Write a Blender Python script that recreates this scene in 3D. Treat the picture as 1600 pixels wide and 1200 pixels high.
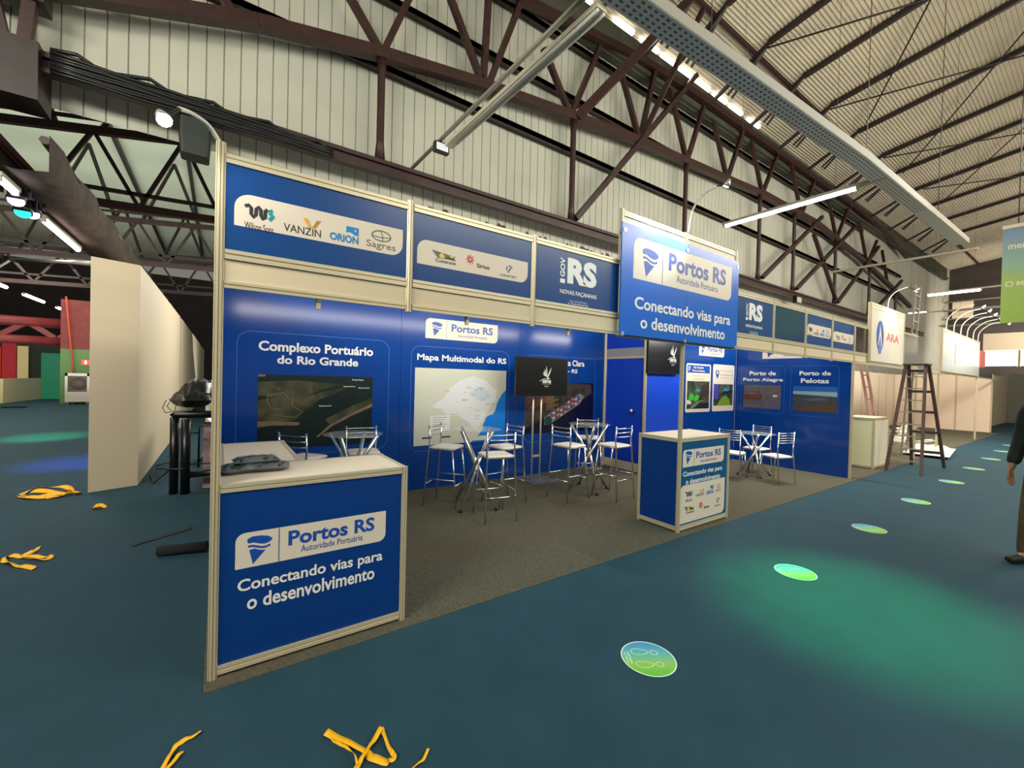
import bpy, math, random
from mathutils import Vector, Matrix
random.seed(7)
S = bpy.context.scene
for o in list(bpy.data.objects): bpy.data.objects.remove(o)
COL = S.collection
PI = math.pi

def lin(r, g, b):
    f = lambda c: (c / 255 / 12.92) if c <= 10 else ((c / 255 + .055) / 1.055) ** 2.4
    return (f(r), f(g), f(b))

# ------------------------------------------------------------------ camera
yaw, pitch, roll = 0.6074, -0.0116, 0.0252
F = Vector((math.sin(yaw) * math.cos(pitch), math.cos(yaw) * math.cos(pitch), math.sin(pitch)))
r0 = Vector((math.cos(yaw), -math.sin(yaw), 0))
u0 = r0.cross(F)
rr = r0 * math.cos(roll) + u0 * math.sin(roll)
uu = -r0 * math.sin(roll) + u0 * math.cos(roll)
cam_d = bpy.data.cameras.new('camera'); cam = bpy.data.objects.new('camera', cam_d); COL.objects.link(cam)
M = Matrix((rr, uu, -F)).transposed().to_4x4()
M.translation = Vector((0.0101, -2.6169, 1.5806))
cam.matrix_world = M
cam_d.sensor_width = 36; cam_d.sensor_fit = 'HORIZONTAL'
cam_d.lens = 657.48 / 1600 * 36
cam_d.clip_start = .05; cam_d.clip_end = 300
S.camera = cam

# ------------------------------------------------------------------ world, lights, exposure
w = bpy.data.worlds.new('world'); S.world = w; w.use_nodes = True
w.node_tree.nodes['Background'].inputs[0].default_value = (1.0, .93, .80, 1)
w.node_tree.nodes['Background'].inputs[1].default_value = .20
S.view_settings.view_transform = 'Standard'; S.view_settings.look = 'None'
S.view_settings.exposure = 0.0; S.view_settings.gamma = 1.0
S.view_settings.use_curve_mapping = False

def light(name, kind, loc, energy, color=(1, 1, 1), target=None, **kw):
    d = bpy.data.lights.new(name, kind); o = bpy.data.objects.new(name, d); COL.objects.link(o)
    o.location = loc; d.energy = energy; d.color = color
    if target is not None:
        o.rotation_euler = (Vector(target) - Vector(loc)).to_track_quat('-Z', 'Y').to_euler()
    for k, v in kw.items(): setattr(d, k, v)
    return o
WARM = (1.0, .95, .80); COOL = (.86, .95, 1.0)
# rows of hall lamps over the aisle, behind and beside the photographer
light('hall_lamps_over_aisle', 'AREA', (7.5, -6.5, 6.4), 560, WARM, (6.5, -.3, 1.8), shape='RECTANGLE', size=9, size_y=1.2)
light('hall_lamps_right_aisle', 'AREA', (16, -4.5, 6.2), 720, WARM, (16, .5, 2), shape='RECTANGLE', size=10, size_y=1.2)
light('hall_lamps_left_aisle', 'AREA', (-5, -2.5, 5.5), 560, WARM, (-1.2, 5, 1.5), shape='RECTANGLE', size=4, size_y=1.2)
light('roof_uplight', 'AREA', (13, -3.0, 5.6), 330, (1, .92, .78), (14, -.4, 10.5), shape='RECTANGLE', size=14, size_y=2)
light('far_roof_fill', 'AREA', (30, -3.0, 5.6), 460, (1, .90, .76), (30, -.4, 10.5), shape='RECTANGLE', size=18, size_y=2)  # added fill so the far roof is not dark, no actual fixture
light('end_wall_fill', 'AREA', (37, -2, 5.2), 900, (1, .9, .76), (42, -1, 4.4), shape='RECTANGLE', size=6, size_y=1)  # invented fill light that brightens the end wall, no lamps hang here
light('wall_washer', 'AREA', (4, -1.0, 5.4), 120, (.96, 1, .88), (4, 4.3, 7.0), shape='RECTANGLE', size=14, size_y=1)
light('nave_roof_fill', 'AREA', (-3, 16, 3.6), 900, (.94, 1, .88), (-3, 18, 8), shape='RECTANGLE', size=14, size_y=14)  # added upward fill to brighten the nave roof, not a real fixture
light('booth_spots', 'AREA', (3.0, .35, 2.62), 40, (1, .95, .85), (3.0, 2.9, 1.5), shape='RECTANGLE', size=5.6, size_y=.15)
light('booth_spots_storage', 'AREA', (7.5, .35, 2.62), 26, (1, .95, .85), (7.6, 2.0, 1.3), shape='RECTANGLE', size=2.6, size_y=.15)
light('green_stage_spot', 'SPOT', (4.0, -1.6, 5.4), 2300, (.0, 1, .27), (3.85, -1.6, 0), spot_size=.46, spot_blend=1.0, shadow_soft_size=.1)
light('teal_stage_spot', 'SPOT', (3.0, -1.2, 6.0), 220, (.0, .7, 1), (2.9, -.9, 0), spot_size=.95, spot_blend=1.0, shadow_soft_size=.1)
light('green_stage_spot_left', 'SPOT', (-3.4, 8.5, 4.0), 3200, (.02, 1, .35), (-3.2, 11.2, 0), spot_size=.40, spot_blend=1.0, shadow_soft_size=.1)
light('violet_stage_spot_left', 'SPOT', (-2.1, 5.8, 3.5), 1500, (.10, .14, 1), (-1.9, 7.3, 0), spot_size=.50, spot_blend=1.0, shadow_soft_size=.1)
light('lamps_behind_booth', 'AREA', (2.5, 9, 4.0), 260, (1, .97, .86), (-.9, 8, 1.2), shape='RECTANGLE', size=5, size_y=1)
light('left_hall_fill', 'AREA', (-6, 16, 4.4), 520, (1, .92, .74), (-6, 17, 0), shape='RECTANGLE', size=3, size_y=16)  # extra fill for the underlit left hall, no lamp row here
light('neighbour_booth_lamps', 'AREA', (16, 1.6, 4.2), 420, (1, .82, .66), (17, 2.0, 0), shape='RECTANGLE', size=12, size_y=1.4)

# ------------------------------------------------------------------ materials
MATS = {}
def mat(name, rgb, rough=.5, metal=0., spec=.5, emit=None, estr=0., var=0., vscale=20., alpha=1., bump=0., bscale=200.):
    if name in MATS: return MATS[name]
    m = bpy.data.materials.new(name); m.use_nodes = True
    nt = m.node_tree; b = nt.nodes['Principled BSDF']
    b.inputs['Base Color'].default_value = (*rgb, 1); b.inputs['Roughness'].default_value = rough
    b.inputs['Metallic'].default_value = metal; b.inputs['Specular IOR Level'].default_value = spec
    if emit: b.inputs['Emission Color'].default_value = (*emit, 1); b.inputs['Emission Strength'].default_value = estr
    if alpha < 1: b.inputs['Alpha'].default_value = alpha
    if var or bump:
        tc = nt.nodes.new('ShaderNodeTexCoord')
    if var:
        n = nt.nodes.new('ShaderNodeTexNoise'); n.inputs['Scale'].default_value = vscale; n.inputs['Detail'].default_value = 6
        nt.links.new(tc.outputs['Object'], n.inputs['Vector'])
        cr = nt.nodes.new('ShaderNodeValToRGB')
        cr.color_ramp.elements[0].position = .3; cr.color_ramp.elements[1].position = .7
        cr.color_ramp.elements[0].color = (*[c * (1 - var) for c in rgb], 1)
        cr.color_ramp.elements[1].color = (*[min(1, c * (1 + var)) for c in rgb], 1)
        nt.links.new(n.outputs['Fac'], cr.inputs[0]); nt.links.new(cr.outputs[0], b.inputs['Base Color'])
    if bump:
        n2 = nt.nodes.new('ShaderNodeTexNoise'); n2.inputs['Scale'].default_value = bscale; n2.inputs['Detail'].default_value = 4
        nt.links.new(tc.outputs['Object'], n2.inputs['Vector'])
        bp = nt.nodes.new('ShaderNodeBump'); bp.inputs['Strength'].default_value = bump; bp.inputs['Distance'].default_value = .01
        nt.links.new(n2.outputs['Fac'], bp.inputs['Height']); nt.links.new(bp.outputs[0], b.inputs['Normal'])
    MATS[name] = m
    return m
def ramp_mat(name, stops, scale=6., rough=.4, detail=8., dist=.6, stretch=(1, 1, 1), wave=False):
    m = bpy.data.materials.new(name); m.use_nodes = True
    nt = m.node_tree; b = nt.nodes['Principled BSDF']; b.inputs['Roughness'].default_value = rough
    tc = nt.nodes.new('ShaderNodeTexCoord'); mp = nt.nodes.new('ShaderNodeMapping'); mp.inputs['Scale'].default_value = stretch
    nt.links.new(tc.outputs['Object'], mp.inputs[0])
    n = nt.nodes.new('ShaderNodeTexNoise'); n.inputs['Scale'].default_value = scale; n.inputs['Detail'].default_value = detail
    n.inputs['Distortion'].default_value = dist
    nt.links.new(mp.outputs[0], n.inputs['Vector'])
    cr = nt.nodes.new('ShaderNodeValToRGB'); cr.color_ramp.interpolation = 'LINEAR'
    e = cr.color_ramp.elements
    while len(e) < len(stops): e.new(.5)
    for i, (p, c) in enumerate(stops): e[i].position = p; e[i].color = (*c, 1)
    nt.links.new(n.outputs['Fac'], cr.inputs[0]); nt.links.new(cr.outputs[0], b.inputs['Base Color'])
    MATS[name] = m
    return m
def grad_mat(name, axis, lo, hi, stops, rough=.4, noise=.0):
    """colour changes along one local axis of the object itself (a printed gradient)"""
    m = bpy.data.materials.new(name); m.use_nodes = True
    nt = m.node_tree; b = nt.nodes['Principled BSDF']; b.inputs['Roughness'].default_value = rough
    tc = nt.nodes.new('ShaderNodeTexCoord'); sp = nt.nodes.new('ShaderNodeSeparateXYZ'); mr = nt.nodes.new('ShaderNodeMapRange')
    nt.links.new(tc.outputs['Object'], sp.inputs[0]); nt.links.new(sp.outputs[axis], mr.inputs[0])
    mr.inputs[1].default_value = lo; mr.inputs[2].default_value = hi
    cr = nt.nodes.new('ShaderNodeValToRGB'); e = cr.color_ramp.elements
    while len(e) < len(stops): e.new(.5)
    for i, (p, c) in enumerate(stops): e[i].position = p; e[i].color = (*c, 1)
    src = mr.outputs[0]
    if noise:
        n = nt.nodes.new('ShaderNodeTexNoise'); n.inputs['Scale'].default_value = 14; n.inputs['Detail'].default_value = 6
        nt.links.new(tc.outputs['Object'], n.inputs['Vector'])
        ma = nt.nodes.new('ShaderNodeMath'); ma.operation = 'MULTIPLY_ADD'; ma.inputs[1].default_value = noise; ma.inputs[2].default_value = -noise / 2
        nt.links.new(n.outputs['Fac'], ma.inputs[0])
        ad = nt.nodes.new('ShaderNodeMath'); ad.operation = 'ADD'
        nt.links.new(src, ad.inputs[0]); nt.links.new(ma.outputs[0], ad.inputs[1]); src = ad.outputs[0]
    nt.links.new(src, cr.inputs[0]); nt.links.new(cr.outputs[0], b.inputs['Base Color'])
    MATS[name] = m
    return m

ALU = mat('aluminium_profile', lin(212, 202, 172), .38, .35)
WHITE = mat('white_board', lin(226, 214, 192), .45)
CREAM = mat('cream_infill', lin(214, 200, 170), .5)
BLUE = mat('fascia_blue', lin(16, 68, 132), .28)
BLUEP = mat('print_blue', (.002, .048, .28), .15)
BLUEC = mat('counter_blue', (.0005, .040, .22), .5, spec=.25)
BLUET = mat('teal_blue_print', lin(0, 82, 132), .35)
BLUEB = mat('bright_blue', (.004, .07, .72), .35)
BLUED = mat('door_blue', (.004, .05, .55), .4)
BLUEG = mat('plain_fascia_blue', lin(22, 62, 100), .15)
SIGNB = mat('sign_blue', (.008, .14, .66), .25)
PLATE = mat('plate_white', lin(222, 212, 196), .4)
INK = mat('ink_blue', (.01, .075, .40), .4)
INKD = mat('ink_dark', lin(40, 44, 48), .5)
INKG = mat('ink_grey', lin(110, 105, 98), .5)
TEXTW = mat('lettering_white', lin(235, 235, 232), .4)
LINEB = mat('outline_blue', (.05, .16, .5), .3)
CHROME = mat('chrome', (.86, .86, .84), .16, 1.)
SEAT = mat('seat_white', lin(235, 230, 222), .45)
BLACK = mat('black_plastic', lin(16, 16, 17), .4)
SCREEN = mat('screen_black', lin(18, 20, 21), .22)
MAROON = mat('maroon_steel', lin(52, 29, 27), .45, .0, .5, var=.25, vscale=8)
DARKST = mat('dark_steel', lin(42, 30, 28), .5, var=.25, vscale=8)
RIB = mat('ribbed_sheet', lin(178, 178, 164), .5, var=.08, vscale=1.2)
ROOF = mat('roof_sheet', lin(188, 178, 156), .5, var=.1, vscale=.8)
NAVE = mat('nave_roof', lin(186, 190, 170), .6, var=.12, vscale=.5)
DARKW = mat('dark_wall', lin(52, 44, 42), .7, var=.2, vscale=1.)
PANELW = mat('painted_panel', lin(222, 205, 176), .6)
TRAYS = mat('tray_side_shaded', lin(112, 106, 96), .6)  # tray sides: same metal, coloured darker as the less lit faces
TRAYB = mat('tray_bottom_lit', lin(196, 202, 192), .5)  # tray underside: light from below put into a paler colour
TRAY = mat('galvanised', lin(158, 154, 140), .5, .2)
TUBE = mat('lamp_tube', (1, 1, 1), .3, emit=(1, .93, .86), estr=22)
TUBEP = mat('lamp_tube_pink', (1, 1, 1), .3, emit=(1, .78, .80), estr=14)
LED = mat('lamp_led', (1, 1, 1), .3, emit=(1, 1, 1), estr=30)
LEDS = mat('small_lamp_led', (1, 1, 1), .3, emit=(.95, .97, 1), estr=8)
GLASS = mat('table_glass', (.75, .9, .88), .03, 0, .5, alpha=.16)
YEL = mat('yellow_tape', lin(252, 188, 6), .5)
CARP = mat('grey_carpet', lin(92, 89, 76), .95, spec=.1, var=.22, vscale=42, bump=.5, bscale=350)
FLOORM = mat('blue_carpet', lin(35, 68, 82), .8, spec=.25, var=.08, vscale=3.2, bump=.3, bscale=300)

# ------------------------------------------------------------------ mesh helpers
class MB:
    def __init__(s): s.v = []; s.f = []; s.m = []; s.sm = []
    def add(s, vs, fs, mi=0, smooth=False):
        n = len(s.v); s.v += [Vector(p) for p in vs]
        for f in fs: s.f.append([i + n for i in f]); s.m.append(mi); s.sm.append(smooth)
        return s
    def box(s, x0, x1, y0, y1, z0, z1, mi=0):
        v = [(x, y, z) for x in (x0, x1) for y in (y0, y1) for z in (z0, z1)]
        return s.add(v, [(0, 1, 3, 2), (4, 6, 7, 5), (0, 4, 5, 1), (2, 3, 7, 6), (0, 2, 6, 4), (1, 5, 7, 3)], mi)
    def bar(s, p, q, wd, ht=None, up=(0, 0, 1), mi=0):
        p, q = Vector(p), Vector(q); d = (q - p).normalized(); ht = ht or wd
        a = d.cross(Vector(up))
        if a.length < 1e-4: a = d.cross(Vector((0, 1, 0)))
        a.normalize(); b = a.cross(d)
        v = []
        for c in (p, q):
            for i, j in ((-1, -1), (1, -1), (1, 1), (-1, 1)): v.append(c + a * (i * wd / 2) + b * (j * ht / 2))
        return s.add(v, [(0, 1, 2, 3), (7, 6, 5, 4), (0, 4, 5, 1), (1, 5, 6, 2), (2, 6, 7, 3), (3, 7, 4, 0)], mi)
    def tube(s, pts, r, n=8, mi=0, cap=True):
        pts = [Vector(p) for p in pts]; R = r if isinstance(r, (list, tuple)) else [r] * len(pts)
        vs = []; prev = None
        for i, p in enumerate(pts):
            d = (pts[min(i + 1, len(pts) - 1)] - pts[max(i - 1, 0)]).normalized()
            if prev is None:
                a = d.cross(Vector((0, 0, 1)))
                if a.length < 1e-3: a = d.cross(Vector((1, 0, 0)))
            else: a = prev - d * prev.dot(d)
            a.normalize(); prev = a; b = d.cross(a)
            vs += [p + (a * math.cos(2 * PI * k / n) + b * math.sin(2 * PI * k / n)) * R[i] for k in range(n)]
        fs = []
        for i in range(len(pts) - 1):
            for k in range(n): fs.append((i * n + k, i * n + (k + 1) % n, (i + 1) * n + (k + 1) % n, (i + 1) * n + k))
        s.add(vs, fs, mi, True)
        if cap:
            b0 = len(s.v) - len(vs)
            s.f.append([b0 + k for k in reversed(range(n))]); s.m.append(mi); s.sm.append(False)
            e = b0 + (len(pts) - 1) * n
            s.f.append([e + k for k in range(n)]); s.m.append(mi); s.sm.append(False)
        return s
    def lathe(s, prof, c=(0, 0, 0), n=24, mi=0):
        vs = []; c = Vector(c)
        for r, z in prof: vs += [c + Vector((r * math.cos(2 * PI * k / n), r * math.sin(2 * PI * k / n), z)) for k in range(n)]
        fs = []
        for i in range(len(prof) - 1):
            for k in range(n): fs.append((i * n + k, i * n + (k + 1) % n, (i + 1) * n + (k + 1) % n, (i + 1) * n + k))
        s.add(vs, fs, mi, True)
        b0 = len(s.v) - len(vs)
        s.f.append([b0 + k for k in reversed(range(n))]); s.m.append(mi); s.sm.append(False)
        e = b0 + (len(prof) - 1) * n
        s.f.append([e + k for k in range(n)]); s.m.append(mi); s.sm.append(False)
        return s
    def poly(s, pts, fr, d0=.001, d1=None, mi=0):
        """flat outline in a panel frame; with d1 it gets a thickness"""
        if d1 is None: d1 = 0
        n = len(pts)
        top = [fr(u, v, d0) for u, v in pts]; bot = [fr(u, v, d1) for u, v in pts]
        fs = [tuple(range(n))] + [(i, i + n, (i + 1) % n + n, (i + 1) % n) for i in range(n)]
        return s.add(top + bot, fs, mi)
    def strip(s, pts, wd, fr, d=.001, mi=0, close=False):
        """a drawn line of constant width in a panel frame"""
        P = [Vector(p) for p in pts]; n = len(P); L = []; Rr = []
        for i, p in enumerate(P):
            a = P[(i - 1) % n] if (i > 0 or close) else p; b = P[(i + 1) % n] if (i < n - 1 or close) else p
            t = (b - a).normalized(); nn = Vector((-t.y, t.x)) * wd / 2
            L.append(p + nn); Rr.append(p - nn)
        vs = [fr(p.x, p.y, d) for p in L] + [fr(p.x, p.y, d) for p in Rr]
        m = n if close else n - 1
        return s.add(vs, [(i, (i + 1) % n, n + (i + 1) % n, n + i) for i in range(m)], mi)
    def build(s, name, mats, parent=None, off=None):
        me = bpy.data.meshes.new(name)
        o3 = Vector(off) if off is not None else Vector((0, 0, 0))
        me.from_pydata([tuple(v - o3) for v in s.v], [], s.f)
        for m in (mats if isinstance(mats, (list, tuple)) else [mats]): me.materials.append(m)
        me.polygons.foreach_set('material_index', s.m); me.polygons.foreach_set('use_smooth', s.sm)
        me.update()
        o = bpy.data.objects.new(name, me); COL.objects.link(o)
        if parent: o.parent = parent
        return o
def tag(o, label=None, cat=None, group=None, kind=None):
    if label: o['label'] = label
    if cat: o['category'] = cat
    if group: o['group'] = group
    if kind: o['kind'] = kind
    return o
def thing(name, label, cat, loc=(0, 0, 0), rz=0, group=None):
    o = bpy.data.objects.new(name, None); COL.objects.link(o); o.location = loc; o.rotation_euler = (0, 0, rz)
    o.empty_display_size = .05
    return tag(o, label, cat, group)
def struct(name, mb, m):
    o = mb.build(name, m); o['kind'] = 'structure'; return o
def copy_tree(o, parent=None):
    c = o.copy(); COL.objects.link(c)
    if parent: c.parent = parent
    for ch in o.children: copy_tree(ch, c)
    return c
# panel frames: (u right, v up, d out of the face) -> local point
def front(y): return lambda u, v, d: Vector((u, y - d, v))
def side(x): return lambda u, v, d: Vector((x - d, -u, v))
def rrect(u0, u1, v0, v1, r, big=None, n=7):
    """rounded rectangle; r = (bottom-left, bottom-right, top-right, top-left)"""
    if not isinstance(r, tuple): r = (r,) * 4
    pts = []
    for (cu, cv, a0, q) in ((u0 + r[0], v0 + r[0], PI, r[0]), (u1 - r[1], v0 + r[1], 1.5 * PI, r[1]), (u1 - r[2], v1 - r[2], 0, r[2]), (u0 + r[3], v1 - r[3], PI / 2, r[3])):
        if q < 1e-4: pts.append((cu, cv)); continue
        for k in range(n): a = a0 + PI / 2 * k / (n - 1); pts.append((cu + q * math.cos(a), cv + q * math.sin(a)))
    return pts
TXT = {}
def text_mesh(body, bold):
    k = (body, bold)
    if k in TXT: return TXT[k]
    cu = bpy.data.curves.new('t', 'FONT'); cu.body = body; cu.size = 1; cu.offset = bold; cu.resolution_u = 3
    cu.fill_mode = 'FRONT'
    o = bpy.data.objects.new('t', cu); COL.objects.link(o)
    dg = bpy.context.evaluated_depsgraph_get(); dg.update()
    me = bpy.data.meshes.new_from_object(o.evaluated_get(dg))
    vs = [(v.co.x, v.co.y) for v in me.vertices]; fs = [tuple(p.vertices) for p in me.polygons]
    bpy.data.objects.remove(o); bpy.data.curves.remove(cu); bpy.data.meshes.remove(me)
    TXT[k] = (vs, fs); return TXT[k]
def text(mb, body, u0, u1, v0, v1, fr, bold=.012, d=.0016, mi=0, rot=False):
    """lettering fitted into a box of the panel; rot reads bottom to top"""
    vs, fs = text_mesh(body, bold)
    if not vs: return mb
    xs = [p[0] for p in vs]; ys = [p[1] for p in vs]
    a, b, c, e = min(xs), max(xs), min(ys), max(ys)
    out = []
    for x, y in vs:
        p, q = (x - a) / (b - a), (y - c) / max(1e-6, e - c)
        if rot: p, q = 1 - q, p
        out.append(fr(u0 + (u1 - u0) * p, v0 + (v1 - v0) * q, d))
    return mb.add(out, fs, mi)
def unit(pts, u0, u1, v0, v1): return [(u0 + (u1 - u0) * a, v0 + (v1 - v0) * b) for a, b in pts]
def sail_logo(mb, u0, u1, v0, v1, fr, d=.0016, mi=0):
    mb.poly(unit([(0, .92), (.2, 1), (.55, .99), (.82, .94), (1, .84), (.98, .77), (.86, .70), (.7, .67), (.5, .70), (.25, .78), (.03, .77)], u0, u1, v0, v1), fr, d, d - .001, mi)
    mb.strip(unit([(.04, .655), (.2, .665), (.38, .615), (.55, .56), (.74, .55), (.92, .6)], u0, u1, v0, v1), (v1 - v0) * .075, fr, d, mi)
    mb.poly(unit([(.09, .53), (.3, .55), (.45, .49), (.58, .45), (.74, .45), (.24, 0)], u0, u1, v0, v1), fr, d, d - .001, mi)


# ================================================================== the setting
struct('floor', MB().box(-26, 46, -14, 46, -.1, 0), FLOORM)
mb = MB()
def ribbed(mb, x0, x1, z0, z1, y, pitch=.19, dep=.02):
    x = x0
    prof = []
    while x < x1 - 1e-6:
        prof += [(x, 0), (x + pitch - .018, 0), (x + pitch - .013, dep), (x + pitch - .006, dep)]
        x += pitch
    prof.append((x1, 0))
    vs = [(px, y + d, z0) for px, d in prof] + [(px, y + d, z1) for px, d in prof]
    n = len(prof)
    mb.add(vs, [(i, i + 1, n + i + 1, n + i) for i in range(n - 1)])
ribbed(mb, -11.96, .2, 4.5, 9.95, 4.3)
ribbed(mb, .2, 14.07, 0, 9.95, 4.3)
for k in range(7):
    a = 14.07 + k * 4
    mb.box(a, a + 3.97, 4.3, 4.36, 0, 9.95)
struct('wall_back', mb, RIB)
# roof: corrugated sheet rising towards the aisle
mb = MB(); prof = []
y = 4.5
while y > -9:
    for dz in (0, .013, .018, .013, 0, -.013, -.018, -.013):
        prof.append((y, 10.0 + .155 * (4.3 - y) + dz * 1.3)); y -= .0105
n = len(prof)
mb.add([(-5, a, b) for a, b in prof] + [(44, a, b) for a, b in prof], [(i, n + i, n + i + 1, i + 1) for i in range(n - 1)], 0, True)
struct('ceiling', mb, ROOF)
k = 0
for x in (5.3, 6.0, 7.4, 8.35, 9.2, 9.95, 10.7, 11.6, 12.5, 13.6):
    k += 1
    struct('window_%d' % k, MB().box(x, x + .62, 4.16, 4.29, 9.89, 9.98), mat('daylight_slot', (1, 1, 1), emit=(1, .96, .9), estr=6))
mb = MB().box(42, 42.3, -12, 2.6, 5.4, 13).box(42, 42.3, 2.6, 9, 0, 13).box(42, 42.3, -12, 2.6, 0, 3.2).box(42, 42.3, -12, 2.6, 4.25, 5.4, 1)
struct('wall_right', mb, [DARKW, mat('pale_wall_band', lin(176, 160, 138), .6)])
for i, (a, b) in enumerate(((1.12, 2.5), (-.7, .92), (-2.5, -.9))):
    wn = struct('window_%d' % (11 + i), MB().box(42.05, 42.1, a, b, 3.25, 4.25), mat('window_daylight', (1, 1, 1), emit=(1, .95, .86), estr=2.2))
    MB().box(41.98, 42.04, a - .06, a, 3.2, 4.3).box(41.98, 42.04, b, b + .06, 3.2, 4.3).box(41.98, 42.04, a, b, 4.25, 4.3).build('window_frame', PANELW, wn)
# second nave behind the wall, seen under its lower edge on the left
struct('ceiling', MB().box(-22, 12, 4.6, 33, 8.4, 8.5), NAVE)
struct('wall_left', MB().box(-22.2, -22, -12, 45, 0, 9), DARKW)
struct('wall_rear', MB().box(-22, 3, 40, 40.3, 0, 9), DARKW)
tag(MB().box(-.035, 24.08, -.1, 4.2, 0, .005).build('carpet', CARP), 'grey felt carpet laid under the row of booths on the blue floor', 'carpet')

# ------------------------------------------------------------------ steelwork on the back wall
arch = [(-2.2, 5.45), (-1.6, 5.6), (.36, 6.2), (2, 6.54), (3.8, 6.82), (5.9, 7.06), (8, 7.28), (10, 7.4), (12, 7.52), (14.3, 7.68), (18.3, 7.72), (23, 7.3), (27, 6.75), (31, 6.1)]
def arch_z(x):
    for (a, b), (c, d) in zip(arch, arch[1:]):
        if a <= x <= c: return b + (d - b) * (x - a) / (c - a)
    return arch[-1][1]
t = thing('arch_truss', 'maroon arched roof truss standing along the ribbed white wall', 'truss', (2, 4.0, 0))
def bp(name, mb, m=None): return mb.build(name, m or MAROON, t, (2, 4.0, 0))
mb = MB()
for (a, b), (c, d) in zip(arch, arch[1:]): mb.bar((a, 3.98, b), (c, 3.98, d), .16, .17)
bp('arch_chord', mb)
mb = MB(); up = [(x, arch_z(x) + 1.75 + .02 * x) for x in (-2, 0, 2, 4, 6, 8, 10, 12, 14, 18, 22, 26, 30)]
for (a, b), (c, d) in zip(up, up[1:]): mb.bar((a, 3.98, min(b, 9.3)), (c, 3.98, min(d, 9.3)), .13, .16)
bp('upper_chord', mb)
bp('bottom_beam', MB().box(-2.2, 34, 3.93, 4.05, 4.70, 4.745).box(-2.2, 34, 3.93, 4.05, 4.86, 4.92).box(-2.2, 34, 3.98, 4.0, 4.74, 4.87))
for x in (2, 6, 10, 14, 16.5, 20.3, 24.4, 28.4):
    bp('post', MB().tube([(x, 3.99, 4.92), (x, 3.99, 5.2), (x, 3.99, arch_z(x) - .3), (x, 3.99, arch_z(x))], [.085, .06, .06, .085], 8))
webs = [(.9, 7.9, 2), (2.5, 7.85, 2), (2.95, 8.3, 3.8), (3.88, 8.6, 3.8), (4.65, 8.9, 3.9), (5.15, 8.1, 5.9), (6.7, 8.85, 5.9), (7.4, 8.6, 8.1), (8.6, 9.2, 8.1), (9.2, 9.0, 10), (10.7, 9.1, 10), (11.2, 8.9, 12), (12.8, 9.2, 12), (13.3, 9.1, 14.1), (15.1, 9.3, 14.1),
        (16.0, 9.3, 17), (18.0, 9.2, 17), (19.2, 9.1, 20.3), (21.4, 9.0, 20.3), (22.8, 8.8, 24), (25.2, 8.5, 24), (26, 8.2, 27), (-.7, 7.6, .1), (-2.0, 7.3, -1.2)]
for a, b, c in webs: bp('web_brace', MB().bar((c, 3.98, arch_z(c)), (a, 3.98, b), .10, .10))
for a, b, c, d in ((6.05, 4.95, 10.2, 9.7), (14.1, 5.0, 18.6, 8.0), (16.6, 5.0, 22.2, 8.5), (20.4, 5.0, 25.2, 8.2), (24.5, 5.0, 29.0, 7.2), (17.9, 7.2, 20.2, 5.1)):
    bp('long_brace', MB().bar((a, 3.9, b), (c, 3.9, d), .11, .11))
bp('knee_brace', MB().bar((6.05, 3.95, 7.05), (8.3, 2.85, 9.95), .17, .17))
bp('knee_brace', MB().bar((8.1, 3.95, 7.3), (8.75, 2.85, 9.95), .10, .10))
for z, x0, x1, lab in ((6.5, -2.0, 31, 'lower dark purlin fixed across the ribbed wall, under the arch'), (7.62, 1.8, 30, 'upper dark purlin fixed across the ribbed wall, above the arch'), (8.75, 3, 24, 'dark purlin fixed highest on the ribbed wall, near the eave')):
    tag(MB().box(x0, x1, 4.16, 4.28, z - .05, z + .05).box(x0, x1, 4.16, 4.19, z - .09, z + .05).build('wall_purlin', DARKST), lab, 'purlin', 'purlins across the ribbed wall')
tag(MB().box(3.5, 40, 4.10, 4.24, 8.95, 9.72).box(3.5, 40, 4.02, 4.10, 9.0, 9.1).build('eave_board', mat('board_green_grey', lin(62, 64, 52), .6, var=.35, vscale=2)), 'dark green-grey board along the top of the ribbed wall, under the daylight slots', 'board')
tag(MB().box(6, 42, 2.88, 2.95, 10.08, 10.18).build('eave_beam', MAROON), 'brown steel beam under the roof sheets, parallel to the wall', 'beam')
for i, x in enumerate((6.6, 8.3, 9.3, 11.2, 13.2, 15.2, 17.5, 20, 22, 24.5, 27.2, 30, 33)):
    nm = ('first', 'second', 'third', 'fourth', 'fifth', 'sixth', 'seventh', 'eighth', 'ninth', 'tenth', 'eleventh', 'twelfth', 'thirteenth')[i]
    t = thing('roof_purlin', 'dark roof purlin with forked end, %s from the photographer along the corrugated roof' % nm, 'purlin', (x, 2.8, 9.9), 0, 'purlins under the corrugated roof')
    z0 = lambda y: 10 + .155 * (4.3 - y) - .09
    y1 = 2.55 if i > 2 else 2.6
    MB().bar((0, y1 - 2.8, z0(y1) - 9.9), (0, -8.5 - 2.8, z0(-8.5) - 9.9), .10, .13).build('beam', DARKST, t)
    for dx in (-.09, .12): MB().bar((0, y1 - 2.8, z0(y1) - 9.92), (dx, .75, -.55), .05, .05).build('fork_strut', DARKST, t)
    MB().bar((0, y1 - 2.8, z0(y1) - 9.9), (0, 1.25, -.45), .08, .08).build('wall_strut', DARKST, t)
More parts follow.
